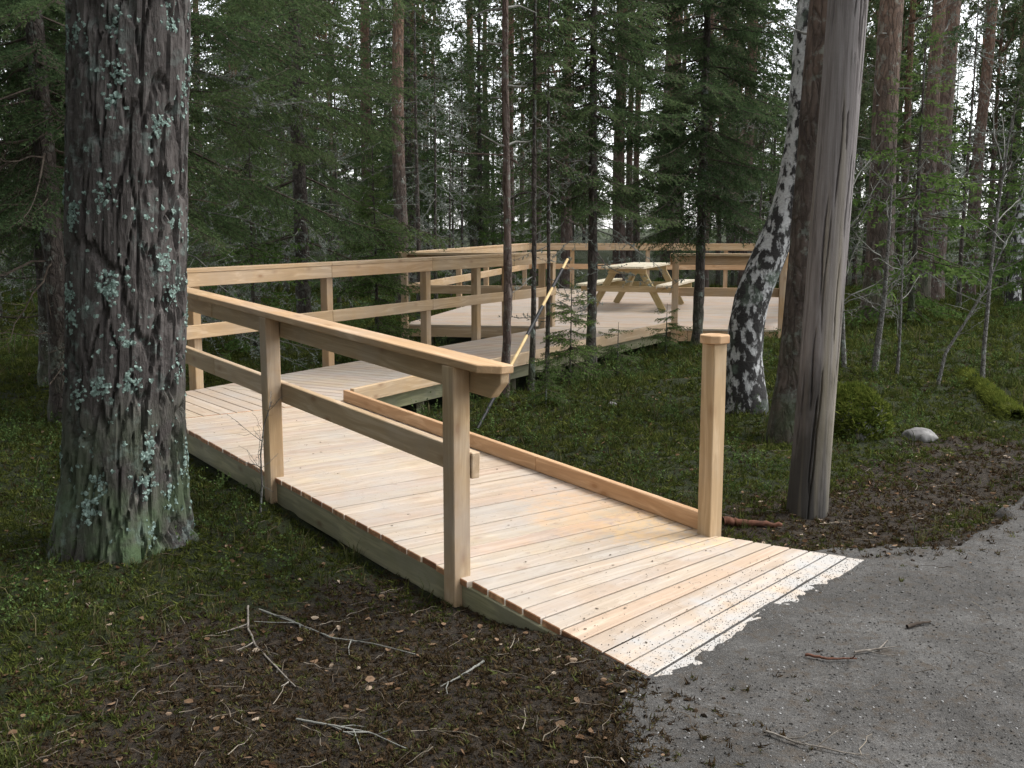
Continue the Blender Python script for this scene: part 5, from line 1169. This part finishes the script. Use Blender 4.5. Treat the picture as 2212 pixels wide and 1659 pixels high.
M['brown_moss'] = leaf_mat('brown_moss', [(0.0, (0.016, 0.011, 0.007)), (0.4, (0.042, 0.028, 0.016)), (0.75, (0.075, 0.052, 0.028)), (1.0, (0.075, 0.085, 0.028))], 0.15, 0.9, 3)
cover('torn_brown_moss', 'torn brown moss and roots strewn beside the ramp', 'moss', MOSS, M['brown_moss'], 60000, lambda x, y, dd, pdm, dm, lm, n1: (dd > 0.0) & (pdm > rngG.exponential(0.13, len(x))*-1.0) & ((dm < rngG.uniform(-0.2, 0.5, len(x))) | (rngG.random(len(x)) < 0.22) | (lm < rngG.uniform(-0.1, 0.35, len(x)))) & (n1 + 0.3*fbm(p2(x, y, 6), 41, 2) > -0.6), 0.3, 0.85, 0.1, ymax=13, tilt=0.8, power=1.97)
cover('birch_leaves', 'pale curled birch leaves dotted over the dug soil and moss', 'leaf litter', LEAF, M['leaf'], 2600, lambda x, y, dd, pdm, dm, lm, n1: (dd > 0.05) & (pdm > -0.3) & (rngG.random(len(x)) < np.where(dm < 0.1, 0.5, 0.35)), 0.012, 0.038, 0.02, ymax=16, tilt=0.8, lift=0.010, vr=(-0.1, 0.5))
# bits of needle, bark and soil lying on the ramp boards
n = 2600; ss = rngG.uniform(-1.15, 3.85, n); tt = rngG.uniform(0.04, 1.40, n); kp = rngG.random(n) < np.interp(ss, [-1.2, -0.3, 1.0, 4], [1.0, 0.75, 0.35, 0.16]); ss, tt = ss[kp], tt[kp]
kp = fbm(np.stack([ss*3, tt*3, ss*0], 1), 51, 3) > rngG.uniform(-0.7, 0.35, len(ss)); ss, tt = ss[kp], tt[kp]
pos = P0 + U*ss[:,None] + Vv*tt[:,None]; pos[:,2] = P0[2] + RS*ss + 0.003
mb = MB(); k_ = rngG.random(len(ss)) < 0.5
FLAT = [(v_*np.array([1.3, 0.8, 0.35]), f_, a_) for v_, f_, a_ in CLOD]
scatter(mb, TWIG, pos[k_], rngG.uniform(0, 6.28, k_.sum()), rngG.uniform(0.08, 0.26, k_.sum()), np.zeros(k_.sum()), rngG, rngG.uniform(-0.5, 0.2, k_.sum()))
scatter(mb, FLAT, pos[~k_], rngG.uniform(0, 6.28, (~k_).sum()), rngG.uniform(0.001, 0.0045, (~k_).sum())*rngG.choice([0.5, 0.8, 1.5], (~k_).sum()), np.zeros((~k_).sum()), rngG, rngG.uniform(-0.4, 0.2, (~k_).sum()))
tag(link('deck_litter', mb.mesh('deck_litter', M['twiglet'])), 'crumbs of soil, needles and bark lying on the ramp boards', 'litter', kind='stuff')
# sand and small stones trodden from the path onto the last boards
n = 15000; ss = rngG.uniform(-1.32, -0.55, n); tt = rngG.uniform(0.0, 1.85, n); xs_, ys_ = P0[0] + U[0]*ss + Vv[0]*tt, P0[1] + U[1]*ss + Vv[1]*tt
hgt = (P0[2] + RS*ss) - path_z(xs_, ys_); kp = (hgt > -0.002) & (hgt < rngG.exponential(0.0042, n)) & (tt < 1.44 + 0.52*np.clip(-0.2 - ss, 0, 2)); ss, tt = ss[kp], tt[kp]
pos = P0 + U*ss[:,None] + Vv*tt[:,None]; pos[:,2] = P0[2] + RS*ss + 0.001; mb = MB()
scatter(mb, STONE, pos, rngG.uniform(0, 6.28, len(ss)), rngG.uniform(0.0012, 0.0042, len(ss)), np.zeros(len(ss)), rngG, rngG.uniform(-0.2, 0.3, len(ss)))
tag(link('trodden_sand', mb.mesh('trodden_sand', M['pebble'])), 'grey sand and grit trodden onto the last ramp boards', 'sand', kind='stuff')
# larger single sticks one can point to
def stick(name, label, pts, r, mat, seed, zup=0.012, path=False, cat='stick', side=0):
    P = []
    for px, py in pts:
        q_ = onz(px, py, 0.09) if path else on_ground(px, py); z_ = float(path_z(np.array([q_[0]]), np.array([q_[1]]))[0]) if path else q_[2]
        P.append([q_[0], q_[1], z_ + zup])
    P = np.array(P); root = thing(name, label, cat, tuple(P[0])); f = np.linspace(0, len(P)-1, 6*len(P)); PP = np.stack([np.interp(f, np.arange(len(P)), P[:,c]) for c in range(3)], 1) - P[0]
    rng = np.random.default_rng(seed); PP += rng.normal(0, r*0.15, PP.shape); V, F = tube(PP, np.linspace(r, r*0.45, len(PP)), 7); link('stem', npmesh('stem', V, F, None, True, mat), root)
    for _ in range(side):
        i = rng.integers(2, len(PP)-2); d = unit(unit(PP[i+1] - PP[i]) + rng.normal(0, 0.7, 3)*np.array([1, 1, 0.35])); l = rng.uniform(0.06, 0.2); q2 = np.array([PP[i], PP[i] + d*l*0.5, PP[i] + d*l + rng.normal(0, 0.012, 3)]); q2[:,2] = np.maximum(q2[:,2], PP[i,2] - 0.004)
        V, F = tube(q2, [r*0.6, r*0.45, r*0.3], 5); link('side_twig', npmesh('side_twig', V, F, None, True, mat), root)
    return root
M['pale_twig'] = flat_mat('pale_twig', (0.10, 0.085, 0.07), (0.24, 0.215, 0.185), 25, 0.9); M['red_wood'] = flat_mat('red_bark_slab', (0.06, 0.028, 0.018), (0.14, 0.062, 0.038), 18, 0.9)
stick('fallen_branch', 'pale crooked twig arching through the grass below the old pine', [(536, 1315), (536, 1362), (552, 1400), (590, 1440), (640, 1492)], 0.0055, M['pale_twig'], 1, side=5)
stick('fallen_branch', 'long thin branch lying from the moss towards the dug soil', [(560, 1322), (640, 1352), (720, 1385), (800, 1395), (900, 1420)], 0.005, M['twig'], 2, side=6)
stick('fallen_branch', 'thin grey branch on the dug soil near the picture-front moss', [(640, 1560), (720, 1575), (800, 1590), (880, 1625)], 0.0045, M['twig'], 3, side=5)
stick('fallen_branch', 'short bent twig on the dug soil close to the front post', [(1045, 1435), (990, 1470), (950, 1490)], 0.005, M['twig'], 4, side=2)
stick('bark_slab', 'red-brown broken branch lying behind the end post', [(1562, 1132), (1620, 1137), (1690, 1141)], 0.026, M['red_wood'], 5, zup=0.02)
stick('path_stick', 'pair-ended reddish stick on the gravel', [(1740, 1420), (1790, 1430), (1850, 1430)], 0.006, M['red_wood'], 6, path=True, side=1)
stick('path_stick', 'small pale curved stick on the gravel', [(1845, 1415), (1900, 1408), (1918, 1390)], 0.0045, M['pale_twig'], 7, path=True, side=2)
stick('path_stick', 'forked dry twig lying on the gravel', [(1655, 1590), (1720, 1615), (1790, 1625)], 0.0045, M['pale_twig'], 8, path=True, side=6)
stick('path_stick', 'stubby dark stick on the gravel', [(1960, 1360), (2010, 1350)], 0.009, M['twig_brown'], 9, path=True)

#MORE
